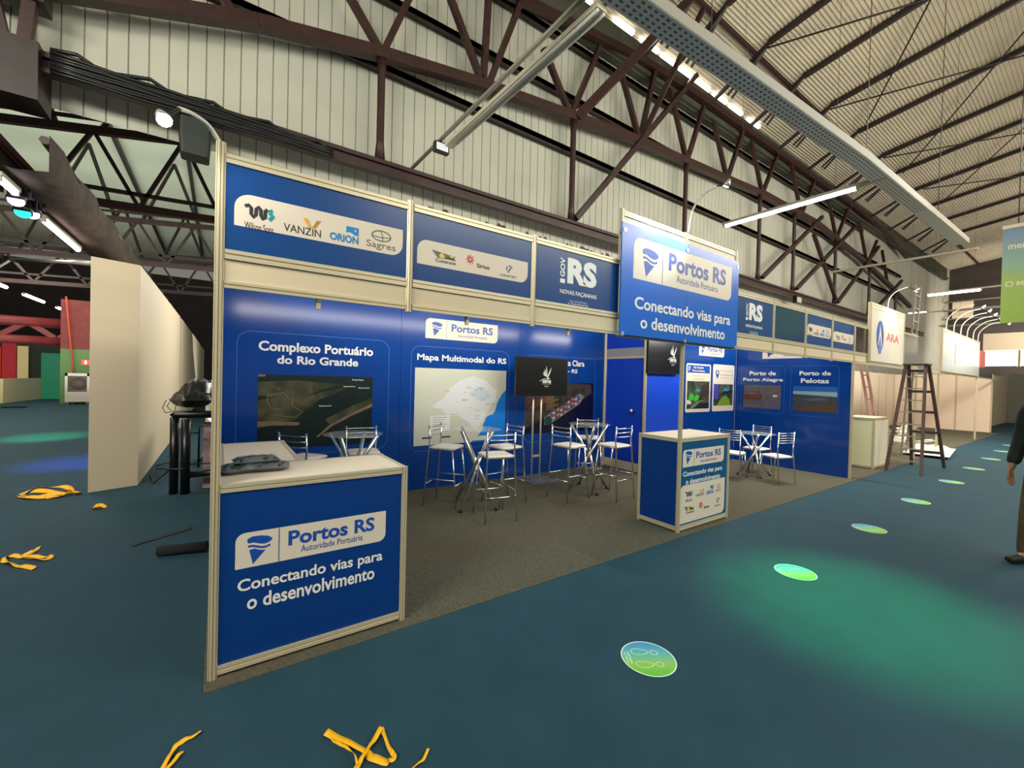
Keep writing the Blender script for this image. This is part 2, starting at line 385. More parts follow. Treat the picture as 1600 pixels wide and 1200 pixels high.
for i, (x0, y0, x1, y1) in enumerate(((11.2, 2.6, 15.4, -3), (11.4, -1, 17, 2.2), (15.2, 2.6, 19, -3), (15, -2, 22, 2.4), (20, 2.5, 25, -3), (20, -2, 27, 2.2), (24.5, 2.3, 30, -3))):
    zz = lambda y: 10 + .155 * (4.3 - y) - .2
    nm = ('first', 'second', 'third', 'fourth', 'fifth', 'sixth', 'seventh')[i]
    tag(MB().tube([(x0, y0, zz(y0)), (x1, y1, zz(y1))], .022, 6).build('tie_rod', DARKST), 'thin diagonal tie rod below the roof purlins, %s from the photographer' % nm, 'rod', 'tie rods below the roof')

# ================================================================== the booth
H = 2.69
def post_mb(mb, x, y, z0, z1, r=.021):
    """octagonal aluminium profile with a groove in each face"""
    pts = []
    for k in range(8):
        a = PI / 8 + k * PI / 4; b = a + PI / 4
        p, q = Vector((math.cos(a), math.sin(a))) * r, Vector((math.cos(b), math.sin(b))) * r
        pts += [p, p.lerp(q, .36), p.lerp(q, .42) * .72, p.lerp(q, .58) * .72, p.lerp(q, .64)]
    n = len(pts)
    vs = [(x + p.x, y + p.y, z0) for p in pts] + [(x + p.x, y + p.y, z1) for p in pts]
    mb.add(vs, [(i, (i + 1) % n, n + (i + 1) % n, n + i) for i in range(n)] + [tuple(range(n))[::-1], tuple(range(n, 2 * n))])
    return mb
def rail(mb, a, b, z0, z1, t=.014):
    """horizontal aluminium rail with a groove along its faces"""
    a, b = Vector(a), Vector(b); d = (b - a).normalized(); nn = Vector((-d.y, d.x, 0))
    zs = [z0, z0 + (z1 - z0) * .38, z0 + (z1 - z0) * .38, z0 + (z1 - z0) * .6, z0 + (z1 - z0) * .6, z1]
    ts = [t, t, t * .65, t * .65, t, t]
    prof = [(tt, z) for tt, z in zip(ts, zs)] + [(-tt, z) for tt, z in zip(reversed(ts), reversed(zs))]
    n = len(prof)
    vs = [a + nn * u + Vector((0, 0, v)) for u, v in prof] + [b + nn * u + Vector((0, 0, v)) for u, v in prof]
    mb.add(vs, [(i, (i + 1) % n, n + (i + 1) % n, n + i) for i in range(n)] + [tuple(range(n))[::-1], tuple(range(n, 2 * n))])
    return mb
ordn = ('first', 'second', 'third', 'fourth', 'fifth', 'sixth', 'seventh', 'eighth', 'ninth', 'tenth')
plab = {0: 'tall aluminium corner post of the booth beside the near counter, with arched lamp on top', 1: 'aluminium post hanging between the first two logo fascia panels', 2: 'aluminium post between the second logo fascia panel and the white RS panel',
        3: 'aluminium post at the near edge of the big hanging sign', 4: 'tall aluminium post under the middle of the big sign, at the small counter', 5: 'aluminium post at the far edge of the big hanging sign',
        6: 'aluminium post between the far RS panel and the plain blue panel', 7: 'aluminium post between the plain blue panel and the far four-logo panel', 8: 'aluminium post between the two far logo panels', 9: 'aluminium post at the far end of the blue booth, edging its end wall'}
for k in range(10):
    z0 = .005 if k in (0, 4, 9) else 1.995; z1 = 3.16 if k in (3, 4, 5) else (2.74 if k == 0 else 2.705)
    tag(post_mb(MB(), 0, 0, 0, z1 - z0, .023).build('booth_post', ALU), plab[k], 'post', 'posts along the front of the booth').location = (k, 0, z0)

f0 = front(-.006)
def bay(k, label, board, deco=None, hook=None):
    t = thing('fascia_panel', label, 'fascia panel', (k + .5, 0, 2.0), 0, 'fascia panels along the booth front')
    L = (k + .5, 0, 2.0)
    MB().box(k + .022, k + .978, -.006, .006, 2.205, 2.645).build('board', board, t, L)
    mb = MB(); rail(mb, (k + .022, 0, 0), (k + .978, 0, 0), 2.645, 2.69); mb.build('top_rail', ALU, t, L)
    mb = MB(); rail(mb, (k + .022, 0, 0), (k + .978, 0, 0), 2.158, 2.207); mb.build('middle_rail', ALU, t, L)
    mb = MB(); rail(mb, (k + .022, 0, 0), (k + .978, 0, 0), 2.01, 2.045); mb.build('bottom_rail', ALU, t, L)
    MB().box(k + .022, k + .978, -.004, .004, 2.045, 2.158).build('infill_board', CREAM, t, L)
    if hook: MB().box(hook - .012, hook + .012, .01, .03, 1.955, 2.01).box(hook - .012, hook + .012, -.005, .03, 2.0, 2.01).build('hook', ALU, t, L)
    if deco: deco(t, L, k)
    return t
def wilson(mb, a, b, c, d, fr, s):
    mb.strip(unit([(0, .8), (.14, .92), (.22, .75), (.22, .3), (.3, .08), (.38, .3), (.4, .75), (.48, .92), (.55, .75), (.56, .3), (.62, .08), (.7, .2), (.71, .7), (.78, .88)], a, b, c, d), (d - c) * .25, fr, .0022, 1)
    mb.strip(unit([(.97, .86), (.88, .78), (.9, .55), (.98, .42), (.9, .2), (.84, .12)], a, b, c, d), (d - c) * .28, fr, .0022, 2)
    text(mb, 'Wilson.Sons', a, b, c - (d - c) * .85, c - (d - c) * .32, fr, .0, .0022, 1)
def vanzin(mb, a, b, c, d, fr):
    text(mb, 'VANZIN', a, b, c, c + (d - c) * .45, fr, .0, .0022, 1)
    mb.poly(unit([(.5, 1), (.66, .5), (.76, .5), (.64, 1)], a, b, c, d), fr, .0022, .001, 3)
    mb.poly(unit([(.76, .5), (.84, .5), (1, 1), (.88, 1)], a, b, c, d), fr, .0022, .001, 4)
def orion(mb, a, b, c, d, fr):
    text(mb, 'ORION', a, b, c, c + (d - c) * .46, fr, .03, .0022, 5)
    mb.poly(unit([(.56, .62), (.7, .68), (.85, .54), (1, .52), (1, 1), (.56, 1)], a, b, c, d), fr, .0022, .001, 5)
    mb.poly(unit([(.84, .8), (.87, .84), (.88, .92), (.89, .84), (.92, .8), (.89, .77), (.88, .68), (.87, .77)], a, b, c, d), fr, .003, .0022, 0)
def sagres(mb, a, b, c, d, fr):
    text(mb, 'Sagres', a, b, c, c + (d - c) * .44, fr, .0, .0022, 6)
    cx, cy, rx, ry = (a + b) / 2, c + (d - c) * .74, (b - a) * .32, (d - c) * .26
    el = [(cx + rx * math.cos(q * PI / 12), cy + ry * math.sin(q * PI / 12)) for q in range(24)]
    mb.strip(el, (b - a) * .035, fr, .0022, 6, True)
    mb.strip([(cx - rx * .08, cy + ry), (cx + rx * .12, cy), (cx + rx * .15, cy - ry)], (b - a) * .025, fr, .0022, 6)
    mb.strip([(cx - rx, cy - ry * .2), (cx, cy - ry * .3), (cx + rx, cy - ry * .05)], (b - a) * .025, fr, .0022, 6)
def contrans(mb, a, b, c, d, fr):
    mb.poly(unit([(0, 1), (1, .75), (.9, .42), (.25, .38)], a, b, c, d), fr, .0022, .001, 6)
    mb.poly(unit([(.3, .6), (.42, .95), (.54, .6), (.5, .42), (.34, .42)], a, b, c, d), fr, .0028, .0022, 7)
    mb.poly(unit([(.55, .45), (.72, .75), (.88, .7), (1, .38)], a, b, c, d), fr, .0028, .0022, 8)
    mb.poly(unit([(.7, .72), (.9, .8), (.95, .62), (.8, .6)], a, b, c, d), fr, .0032, .0028, 7)
    text(mb, 'Contrans', a + (b - a) * .16, b, c, c + (d - c) * .32, fr, .01, .0022, 1)
def sirius(mb, a, b, c, d, fr):
    cx, cy, R = a + (b - a) * .24, c + (d - c) * .6, (d - c) * .42
    pts = [(cx + (R if q % 2 == 0 else R * .42) * math.cos(q * PI / 8), cy + (R if q % 2 == 0 else R * .42) * math.sin(q * PI / 8)) for q in range(16)]
    mb.poly(pts, fr, .0022, .001, 9)
    mb.poly([(cx + R * .2 * math.cos(q * PI / 6), cy + R * .2 * math.sin(q * PI / 6)) for q in range(12)], fr, .0028, .0022, 0)
    text(mb, 'Sirius', a + (b - a) * .5, b, c + (d - c) * .12, c + (d - c) * .42, fr, .02, .0022, 1)
def liven(mb, a, b, c, d, fr):
    cx, cy, R = (a + b) / 2 + .01, c + (d - c) * .68, (d - c) * .3
    for q0, q1 in ((.15, .62), (.72, 1.15)):
        pts = [(cx + R * math.cos(q0 * PI + (q1 - q0) * PI * i / 8), cy + R * math.sin(q0 * PI + (q1 - q0) * PI * i / 8)) for i in range(9)]
        mb.strip(pts, R * .32, fr, .0022, 10)
    mb.strip([(cx - R * .4, cy - R * .9), (cx - R * .05, cy - R * .1), (cx + R * .5, cy + R * .5)], R * .4, fr, .0022, 10)
    text(mb, 'LIVENPORT', a, b, c, c + (d - c) * .2, fr, .0, .0022, 10)
LOGOM = [PLATE, INKD, mat('logo_teal', lin(0, 150, 160), .4), mat('logo_gold', lin(225, 165, 60), .4), mat('logo_bronze', lin(180, 130, 50), .4), mat('logo_cyan', lin(0, 130, 205), .4), INKG, mat('logo_yellow', lin(220, 205, 40), .4), mat('logo_green', lin(40, 70, 50), .4), mat('logo_red', lin(200, 45, 40), .4), mat('logo_slate', lin(60, 75, 110), .4)]
def deco4(t, L, k):
    mb = MB(); mb.poly(rrect(k + .06, k + .952, 2.338, 2.508, (.004, .075, .004, .075)), f0, .001, 0)
    mb.build('logo_plate', PLATE, t, L)
    for nm, fn, a, b, c, d in (('logo', lambda m, *z: wilson(m, *z, 1), .105, .236, 2.39, 2.46), ('logo', vanzin, .285, .472, 2.358, 2.45), ('logo', orion, .52, .68, 2.36, 2.457), ('logo', sagres, .727, .906, 2.352, 2.472)):
        mb = MB(); fn(mb, k + a, k + b, c, d, f0); mb.build(nm, LOGOM, t, L)
def deco3(t, L, k):
    mb = MB(); mb.poly(rrect(k + .05, k + .945, 2.318, 2.48, (.004, .07, .004, .07)), f0, .001, 0)
    mb.build('logo_plate', PLATE, t, L)
    for fn, a, b, c, d in ((contrans, .15, .327, 2.35, 2.425), (sirius, .39, .6, 2.355, 2.45), (liven, .69, .84, 2.338, 2.425)):
        mb = MB(); fn(mb, k + a, k + b, c, d, f0); mb.build('logo', LOGOM, t, L)
def decoRS(t, L, k):
    mb = MB()
    text(mb, 'RS', k + .352, k + .694, 2.382, 2.598, f0, .055, .0016)
    text(mb, 'GOV', k + .274, k + .326, 2.428, 2.584, f0, .03, .0016, 0, True)
    mb.poly([(k + .276, 2.378), (k + .328, 2.378), (k + .328, 2.413), (k + .276, 2.413)], f0, .0016, 0)
    mb.build('lettering', TEXTW, t, L); mb = MB()
    text(mb, 'NOVAS FAÇANHAS', k + .276, k + .697, 2.285, 2.328, f0, .02, .0016)
    mb.build('lettering', TEXTW, t, L); mb = MB()
    text(mb, 'NA LOGÍSTICA', k + .385, k + .585, 2.237, 2.252, f0, .0, .0016)
    text(mb, 'E TRANSPORTES', k + .37, k + .6, 2.213, 2.228, f0, .0, .0016)
    mb.build('lettering', TEXTW, t, L)
bay(0, 'blue fascia panel with four company logos on a pale plate, above the near counter', BLUE, deco4, .47)
bay(1, 'blue fascia panel with three company logos, left of the near RS panel', BLUE, deco3, 1.44)
bay(2, 'blue fascia panel with large white RS letters, left of the big sign', BLUE, decoRS, 2.4)
bay(5, 'blue fascia panel with white RS letters, partly behind the big sign', BLUE, decoRS)
bay(6, 'plain dark blue fascia panel without print, right of the far RS panel', BLUEG)
bay(7, 'far blue fascia panel with four small logos on a pale plate', BLUE, deco4)
bay(8, 'farthest blue fascia panel with three small logos, at the end of the booth', BLUE, deco3)

# the big sign: white backing frame between three posts, printed blue panel in front
t = thing('hanging_sign', 'big glossy blue sign reading Portos RS Conectando vias para o desenvolvimento', 'sign', (4, -.03, 2.0)); L = (4, -.03, 2.0)
for a in (3, 4): MB().box(a + .022, a + .978, -.004, .004, 2.03, 3.10).build('backing_board', WHITE, t, L)
mb = MB(); rail(mb, (3.022, 0, 0), (3.978, 0, 0), 3.10, 3.145); rail(mb, (4.022, 0, 0), (4.978, 0, 0), 3.10, 3.145); mb.build('top_rail', ALU, t, L)
mb = MB(); rail(mb, (3.022, 0, 0), (3.978, 0, 0), 1.995, 2.03); rail(mb, (4.022, 0, 0), (4.978, 0, 0), 1.995, 2.03); mb.build('bottom_rail', ALU, t, L)
for a, b in ((2.945, 3.957), (3.963, 4.972)): MB().box(a, b, -.062, -.050, 2.01, 3.015).build('printed_panel', SIGNB, t, L)
mb = MB()
for x in (2.98, 3.94, 4.94):
    for z in (2.0, 2.93): mb.box(x - .015, x + .015, -.068, -.01, z, z + .035)
mb.build('clip', mat('clip_metal', (.7, .7, .68), .3, .8), t, L)
fs = front(-.062)
mb = MB(); mb.poly(rrect(3.105, 4.815, 2.535, 2.918, (.006, .09, .006, .09)), fs, .001, 0); mb.build('name_plate', PLATE, t, L)
mb = MB(); sail_logo(mb, 3.228, 3.47, 2.573, 2.842, fs, .002); mb.build('logo', INK, t, L)
mb = MB(); text(mb, 'Portos RS', 3.633, 4.69, 2.69, 2.87, fs, .03, .002); text(mb, 'Autoridade Portuária', 3.765, 4.53, 2.595, 2.665, fs, .0, .002)
mb.build('lettering', INK, t, L); mb = MB(); mb.strip([(3.535, 2.915), (3.535, 2.54)], .007, fs, .002); mb.build('divider', INK, t, L)
mb = MB(); text(mb, 'Conectando vias para', 3.135, 4.81, 2.225, 2.375, fs, .022, .002); mb.build('lettering', TEXTW, t, L); mb = MB(); text(mb, 'o desenvolvimento', 3.224, 4.70, 2.085, 2.205, fs, .022, .002); mb.build('lettering', TEXTW, t, L)
mb = MB(); mb.strip([(3.96, 3.01), (3.96, 2.015)], .005, fs, .0005); mb.build('seam', INKD, t, L)

# back wall: three printed panels, two metres wide each
Yb = 2.93; fb = front(Yb)
def wall_panel(x0, x1, label):
    t = thing('booth_wall_panel', label, 'wall panel', ((x0 + x1) / 2, Yb, 0), 0, 'printed wall panels at the back of the booth'); L = ((x0 + x1) / 2, Yb, 0)
    MB().box(x0 + .002, x1 - .002, Yb, Yb + .04, .005, 2.69).build('board', BLUEP, t, L)
    return t, L
def outline(t, L, a, b, c, d, fr, r=.12, wd=.006):
    mb = MB(); mb.strip(rrect(a, b, c, d, r), wd, fr, .0012, 0, True); mb.build('outline', LINEB, t, L)
def plate(t, L, a, b, c, d, fr):
    w_ = b - a; h = d - c
    mb = MB(); mb.poly(rrect(a, b, c, d, (.004, h * .25, .004, h * .25)), fr, .0012, 0); mb.build('name_plate', PLATE, t, L)
    mb = MB(); sail_logo(mb, a + w_ * .08, a + w_ * .215, c + h * .13, c + h * .84, fr, .0022); mb.build('logo', INK, t, L)
    mb = MB(); text(mb, 'Portos RS', a + w_ * .335, a + w_ * .925, c + h * .42, c + h * .82, fr, .025, .0022); text(mb, 'Autoridade Portuária', a + w_ * .42, a + w_ * .84, c + h * .17, c + h * .32, fr, .0, .0022)
    mb.build('lettering', INK, t, L); mb = MB(); mb.strip([(a + w_ * .27, c + h * .97), (a + w_ * .27, c + h * .03)], .005, fr, .0022); mb.build('divider', INK, t, L)
SATW = mat('satellite_water', lin(14, 34, 34), .3, var=.3, vscale=6)
SATL = ramp_mat('satellite_land', [(.25, lin(30, 34, 24)), (.45, lin(58, 62, 42)), (.6, lin(88, 84, 64)), (.8, lin(44, 52, 34))], 3.5, .3)
SATS = mat('satellite_sand', lin(128, 106, 84), .3, var=.25, vscale=9)
t, L = wall_panel(.02, 2.02, 'blue back wall panel headed Complexo Portuário do Rio Grande with a dark satellite photo')
outline(t, L, .163, 1.86, .62, 2.045, fb, .13)
mb = MB(); text(mb, 'Complexo Portuário', .366, 1.648, 1.80, 1.947, fb, .03); mb.build('lettering', TEXTW, t, L); mb = MB(); text(mb, 'do Rio Grande', .553, 1.462, 1.69, 1.79, fb, .03); mb.build('lettering', TEXTW, t, L)
mb = MB(); x0, x1, z0, z1 = .367, 1.65, .70, 1.563
mb.poly([(x0, z0), (x1, z0), (x1, z1), (x0, z1)], fb, .0012, 0, 0)
def sh(pts, mi, d): mb.poly(unit(pts, x0, x1, z0, z1), fb, d, d - .0003, mi)
sh([(0, .9), (.3, .93), (.55, .9), (.75, .88), (.6, .84), (.45, .76), (.3, .66), (.12, .7), (0, .72)], 1, .0016)
sh([(0, .66), (.2, .72), (.4, .72), (.6, .8), (.78, .86), (.66, .76), (.5, .66), (.45, .58), (.38, .5), (.3, .38), (.1, .36), (0, .4)], 1, .00175)
sh([(0, .38), (.14, .38), (.34, .35), (.33, .31), (.1, .32), (0, .30)], 2, .0018)
sh([(.48, .14), (.6, .3), (.8, .46), (1, .6), (1, .55), (.8, .42), (.62, .28), (.5, .13)], 2, .0018)
sh([(.56, .38), (.66, .46), (.82, .58), (1, .68), (1, .6), (.8, .46), (.6, .3)], 1, .00165)
sh([(.0, 1), (.06, 1), (.05, .97), (0, .97)], 2, .0018)
mb.strip(unit([(.08, .72), (.2, .76), (.25, .68), (.28, .7), (.27, .58), (.3, .55), (.36, .5), (.3, .42), (.12, .46)], x0, x1, z0, z1), .007, fb, .002, 3)
mb.strip(unit([(.18, .53), (.1, .56), (.07, .66), (.08, .72)], x0, x1, z0, z1), .007, fb, .002, 3)
for a, b, s in ((.72, .84, 'Superporto'), (.8, .94, 'Porto Novo'), (.86, .82, 'São José do Norte'), (.5, .56, 'Superporto')):
    text(mb, s, x0 + (a) * (x1 - x0), x0 + (a + .11) * (x1 - x0), z0 + b * (z1 - z0), z0 + (b + .022) * (z1 - z0), fb, .02, .0022, 4)
mb.build('photo_print', [SATW, SATL, SATS, mat('map_line_yellow', lin(120, 122, 60), .4), TEXTW], t, L)

t, L = wall_panel(2.02, 4.0, 'blue back wall panel headed Mapa Multimodal do RS with a pale map and blue sea')
plate(t, L, 2.368, 3.568, 2.128, 2.412, fb)
outline(t, L, 2.17, 3.80, .54, 2.01, fb, .13)
mb = MB(); text(mb, 'Mapa Multimodal do RS', 2.255, 3.743, 1.79, 1.905, fb, .025); mb.build('lettering', TEXTW, t, L)
mb = MB(); x0, x1, z0, z1 = 2.228, 3.75, .615, 1.708
mb.poly([(x0, z0), (x1, z0), (x1, z1), (x0, z1)], fb, .0012, 0, 0)
sh([(1, 0), (.6, .0), (.7, .12), (.78, .28), (.87, .42), (.9, .55), (.95, .66), (1, .72)], 1, .0016)
sh([(.17, .5), (.3, .62), (.36, .75), (.46, .85), (.6, .91), (.74, .86), (.82, .78), (.89, .72), (.88, .6), (.82, .48), (.76, .38), (.70, .24), (.64, .17), (.56, .28), (.44, .38), (.33, .37), (.27, .46)], 2, .0019)
sh([(.56, .66), (.66, .76), (.76, .72), (.82, .62), (.7, .56)], 3, .0022)
sh([(.72, .2), (.77, .34), (.83, .38), (.82, .3), (.76, .2)], 1, .0024)
sh([(.62, .02), (.82, .02), (.82, .08), (.62, .08)], 0, .002)
sh([(.16, .18), (.36, .18), (.36, .38), (.16, .38)], 4, .002)
for k in range(6): mb.strip(unit([(.18, .355 - k * .03), (.33 - .02 * (k % 3), .355 - k * .03)], x0, x1, z0, z1), .006, fb, .0023, 5)
for a in (.08, .27): sh([(a, .085), (a + .1, .085), (a + .1, .105), (a, .105)], 6, .002)
rng = random.Random(3)
for k in range(26):
    a, b = rng.uniform(.3, .84), rng.uniform(.28, .78)
    sh([(a, b), (a + .008, b), (a + .008, b + .012), (a, b + .012)], 6 if k % 3 else 7, .0024)
    if k % 2: mb.strip(unit([(a + .015, b + .004), (a + .05, b + .004)], x0, x1, z0, z1), .005, fb, .0024, 5)
mb.build('map_print', [mat('map_land', lin(206, 208, 192), .3), mat('map_sea', lin(10, 125, 225), .3), mat('map_state', lin(222, 224, 226), .3), mat('map_region', lin(200, 212, 224), .3), mat('map_legend', lin(232, 232, 228), .3), INKG, INKD, mat('map_mark_orange', lin(230, 160, 110), .4)], t, L)

t, L = wall_panel(4.0, 5.98, 'blue back wall panel with a photo of a loaded container ship, half behind the television')
outline(t, L, 4.13, 5.74, .54, 1.99, fb, .13)
mb = MB(); text(mb, 'Terminal Santa Clara', 4.30, 5.458, 1.838, 1.945, fb, .025); mb.build('lettering', TEXTW, t, L); mb = MB(); text(mb, 'Triunfo - RS', 4.6, 5.29, 1.715, 1.785, fb, .025); mb.build('lettering', TEXTW, t, L)
mb = MB(); x0, x1, z0, z1 = 4.13, 5.71, .68, 1.54
mb.poly([(x0, z0), (x1, z0), (x1, z1), (x0, z1)], fb, .0012, 0, 0)
sh([(0, 1), (.62, 1), (.95, .97), (.98, .8), (.8, .62), (.5, .5), (.3, .35), (.0, .1)], 1, .0016)
sh([(.02, .95), (.5, 1), (.58, .9), (.3, .62), (.1, .45), (0, .5)], 2, .0018)
sh([(.26, .30), (.38, .42), (.62, .62), (.78, .78), (.85, .72), (.78, .56), (.56, .36), (.36, .18), (.27, .16)], 3, .002)
for k in range(13):
    for j in range(4):
        c = (5, 6, 7, 8, 4, 5, 5)[(k * 3 + j * 5) % 7]; a, b = .345 + k * .031 + j * .016, .36 + k * .031 - j * .034
        sh([(a, b), (a + .026, b + .026), (a + .040, b - .004), (a + .014, b - .030)], c, .0024)
mb.poly([(x0 + (x1 - x0) * (.32 + .055 * math.cos(q * PI / 8)), z0 + (z1 - z0) * (.24 + .09 * math.sin(q * PI / 8))) for q in range(16)], fb, .0026, .002, 9)
for k in range(4): mb.strip(unit([(.32 + .02 * k, .95 - .02 * k), (.30 + .03 * k, .45)], x0, x1, z0, z1), .02, fb, .0028, 10)
for k in range(4): mb.strip(unit([(.28, .5 + .1 * k), (.46, .56 + .1 * k)], x0, x1, z0, z1), .014, fb, .0028, 10)
mb.build('photo_print', [mat('print_night_blue', lin(10, 14, 44), .3, var=.4, vscale=3), ramp_mat('port_land', [(.3, lin(30, 28, 36)), (.5, lin(70, 62, 50)), (.7, lin(40, 40, 70))], 7, .3), ramp_mat('container_yard', [(.3, lin(80, 30, 30)), (.45, lin(150, 90, 60)), (.6, lin(50, 60, 90)), (.75, lin(150, 140, 130))], 11, .3), mat('ship_hull', lin(120, 128, 120), .4),
                          mat('box_navy', lin(40, 50, 120), .4), mat('box_rust', lin(130, 50, 40), .4), mat('box_blue', lin(60, 90, 190), .4), mat('box_orange', lin(200, 130, 50), .4), mat('box_pale', lin(190, 190, 190), .4), mat('ship_green', lin(20, 66, 60), .4), mat('crane_yellow', lin(150, 120, 50), .4)], t, L)
tag(post_mb(MB(), 0, 0, .005, 2.69, .02).build('booth_post', ALU), 'thin aluminium corner post between the back wall and the storeroom door', 'post', 'posts inside the booth').location = (5.99, 2.91, 0)

# side wall seen edge-on behind the corner post
t = thing('booth_side_wall', 'plain side wall of the booth, seen edge-on behind the tall corner post', 'wall panel', (0, 1.5, 0))
MB().box(-.012, .012, .03, 2.93, .06, 2.64).build('board', BLUE, t, (0, 1.5, 0))
MB().box(-.02, .02, .03, 2.93, 2.64, 2.69).box(-.02, .02, .03, 2.93, .005, .06).build('rail', ALU, t, (0, 1.5, 0))

# storeroom: door side (x = 6), plain front, printed front (y = 2), end wall (x = 9)
t = thing('booth_door', 'blue storeroom door with round silver knob under a grey header strip', 'door', (6, 2.5, 0)); L = (6, 2.5, 0)
MB().box(6.0, 6.035, 2.06, 2.885, .165, 2.0).build('panel', BLUED, t, L)
mb = MB(); mb.lathe([(.016, 0), (.016, .03), (.04, .045), (.047, .07), (.03, .092), (.001, .097)], (0, 0, 0), 16)
mb.v = [Vector((6.0 - v.z, 2.235 + v.y, 1.075 + v.x)) for v in mb.v]; mb.build('knob', CHROME, t, L)
MB().box(5.985, 6.0, 2.0, 2.05, 1.02, 1.12).build('lock_plate', mat('brass_plate', lin(110, 100, 70), .4, .6), t, L)
t = thing('door_header', 'blue panel with grey strip and white rail above the storeroom door', 'wall panel', (6, 2.5, 2.0)); L = (6, 2.5, 2.0)
MB().box(6.0, 6.03, 2.02, 2.93, 2.19, 2.69).build('board', BLUED, t, L)
MB().box(5.998, 6.03, 2.02, 2.93, 2.04, 2.19).build('strip', mat('grey_strip', lin(150, 152, 156), .5), t, L)
MB().box(5.985, 6.03, 2.02, 2.93, 2.0, 2.04).build('rail', ALU, t, L)
tag(MB().box(6.0, 6.03, 2.06, 2.885, .01, .16).build('kick_board', CREAM), 'cream board below the storeroom door, at floor level', 'board')
f2 = front(2.0)
tag(post_mb(MB(), 0, 0, .005, 2.69, .03).build('booth_post', ALU), 'aluminium post at the corner between storeroom door and bright blue panel', 'post', 'posts inside the booth').location = (5.99, 2.0, 0)
tag(MB().box(6.022, 7.04, 2.0, 2.03, .005, 2.69).build('booth_wall_panel', BLUEB), 'plain bright blue panel below the wall television', 'wall panel', 'printed wall panels at the back of the booth')
tag(post_mb(MB(), 0, 0, .005, 2.69, .02).build('booth_post', ALU), 'aluminium post between the bright blue panel and the poster wall', 'post', 'posts inside the booth').location = (7.06, 1.99, 0)
t = thing('booth_wall_panel', 'blue wall panel with two white poster prints, behind the far tall-legged table', 'wall panel', (8, 2, 0), 0, 'printed wall panels at the back of the booth'); L = (8, 2, 0)
MB().box(7.085, 8.98, 2.0, 2.03, .005, 2.69).build('board', BLUEP, t, L)
plate(t, L, 7.59, 8.495, 2.13, 2.36, f2)
GREENL = ramp_mat('aerial_green', [(.3, lin(24, 34, 28)), (.48, lin(60, 74, 50)), (.6, lin(92, 90, 78)), (.75, lin(40, 46, 44))], 6, .3)
def card(a, b, c, d, kind):
    mb = MB(); mb.poly(rrect(a, b, c, d, .045), f2, .0014, 0, 0)
    w_ = b - a; h = d - c
    def q(pts, mi, dd): mb.poly(unit(pts, a, b, c, d), f2, dd, dd - .0003, mi)
    if kind == 0:
        q([(.05, .81), (.95, .81), (.95, .965), (.05, .965)], 1, .002)
        text(mb, 'Rio Grande', a + w_ * .29, a + w_ * .68, c + h * .90, c + h * .945, f2, .03, .0026, 0); text(mb, 'Porto Indústria', a + w_ * .24, a + w_ * .74, c + h * .835, c + h * .875, f2, .03, .0026, 0)
        sail_logo(mb, a + w_ * .08, a + w_ * .16, c + h * .83, c + h * .94, f2, .0026, 0)
        text(mb, 'Áreas disponíveis', a + w_ * .24, a + w_ * .76, c + h * .735, c + h * .765, f2, .0, .002, 2); text(mb, 'e DISPONÍVEL', a + w_ * .26, a + w_ * .74, c + h * .675, c + h * .705, f2, .0, .002, 2)
        q([(.05, .07), (.95, .07), (.95, .64), (.05, .64)], 3, .002)
        q([(.1, .28), (.2, .4), (.32, .35), (.34, .26), (.2, .22)], 4, .0026); q([(.3, .28), (.42, .36), (.54, .34), (.5, .24), (.36, .22)], 4, .0026); q([(.36, .44), (.44, .5), (.6, .46), (.5, .4)], 5, .0026)
        q([(.05, .17), (.22, .17), (.22, .25), (.05, .25)], 0, .0026); q([(.15, .07), (.3, .1), (.5, .2), (.7, .23), (.7, .25), (.48, .22), (.28, .13)], 6, .0026)
        q([(.55, .3), (.95, .35), (.95, .6), (.62, .56)], 7, .0024); q([(.3, .07), (.95, .07), (.95, .2), (.6, .18)], 8, .0024)
    else:
        pin = [(.13 + .085 * math.cos(PI * k / 8), .83 + .05 * math.sin(PI * k / 8)) for k in range(9)]
        q([(p + .07, r_) for p, r_ in pin] + [(.13, .77), (.2, .69), (.27, .77)], 1, .002)
        mb.poly([(a + w_ * .2 + w_ * .04 * math.cos(k * PI / 6), c + h * .825 + w_ * .04 * math.sin(k * PI / 6)) for k in range(12)], f2, .0026, .002, 0)
        text(mb, 'Polo Integrado', a + w_ * .33, a + w_ * .94, c + h * .845, c + h * .885, f2, .0, .002, 2); text(mb, 'da Química RS', a + w_ * .33, a + w_ * .94, c + h * .755, c + h * .80, f2, .0, .002, 1); text(mb, 'Rio Grande do Sul', a + w_ * .33, a + w_ * .94, c + h * .705, c + h * .725, f2, .0, .002, 2)
        q([(.05, .12), (.95, .12), (.95, .58), (.05, .58)], 3, .002)
        q([(.05, .26), (.28, .26), (.28, .58), (.05, .58)], 9, .0026); q([(.42, .44), (.55, .5), (.8, .5), (.72, .43)], 5, .0026)
        q([(.2, .12), (.3, .2), (.45, .3), (.62, .33), (.8, .25), (.85, .12)], 10, .0024); q([(.3, .34), (.6, .36), (.95, .4), (.95, .46), (.5, .42)], 8, .0023)
    mb.build('poster_print', [PLATE, INK, INKG, GREENL, mat('map_green', lin(60, 190, 60), .4), mat('map_cyan', lin(50, 140, 165), .4), mat('map_road', lin(150, 140, 120), .4), mat('map_brown', lin(62, 50, 46), .4), mat('map_water_dark', lin(22, 38, 44), .4), mat('map_violet', lin(70, 70, 165), .4), mat('map_lime', lin(120, 150, 50), .4)], t, L)
card(7.185, 8.022, 1.035, 1.966, 0)
card(8.098, 8.915, 1.035, 1.983, 1)

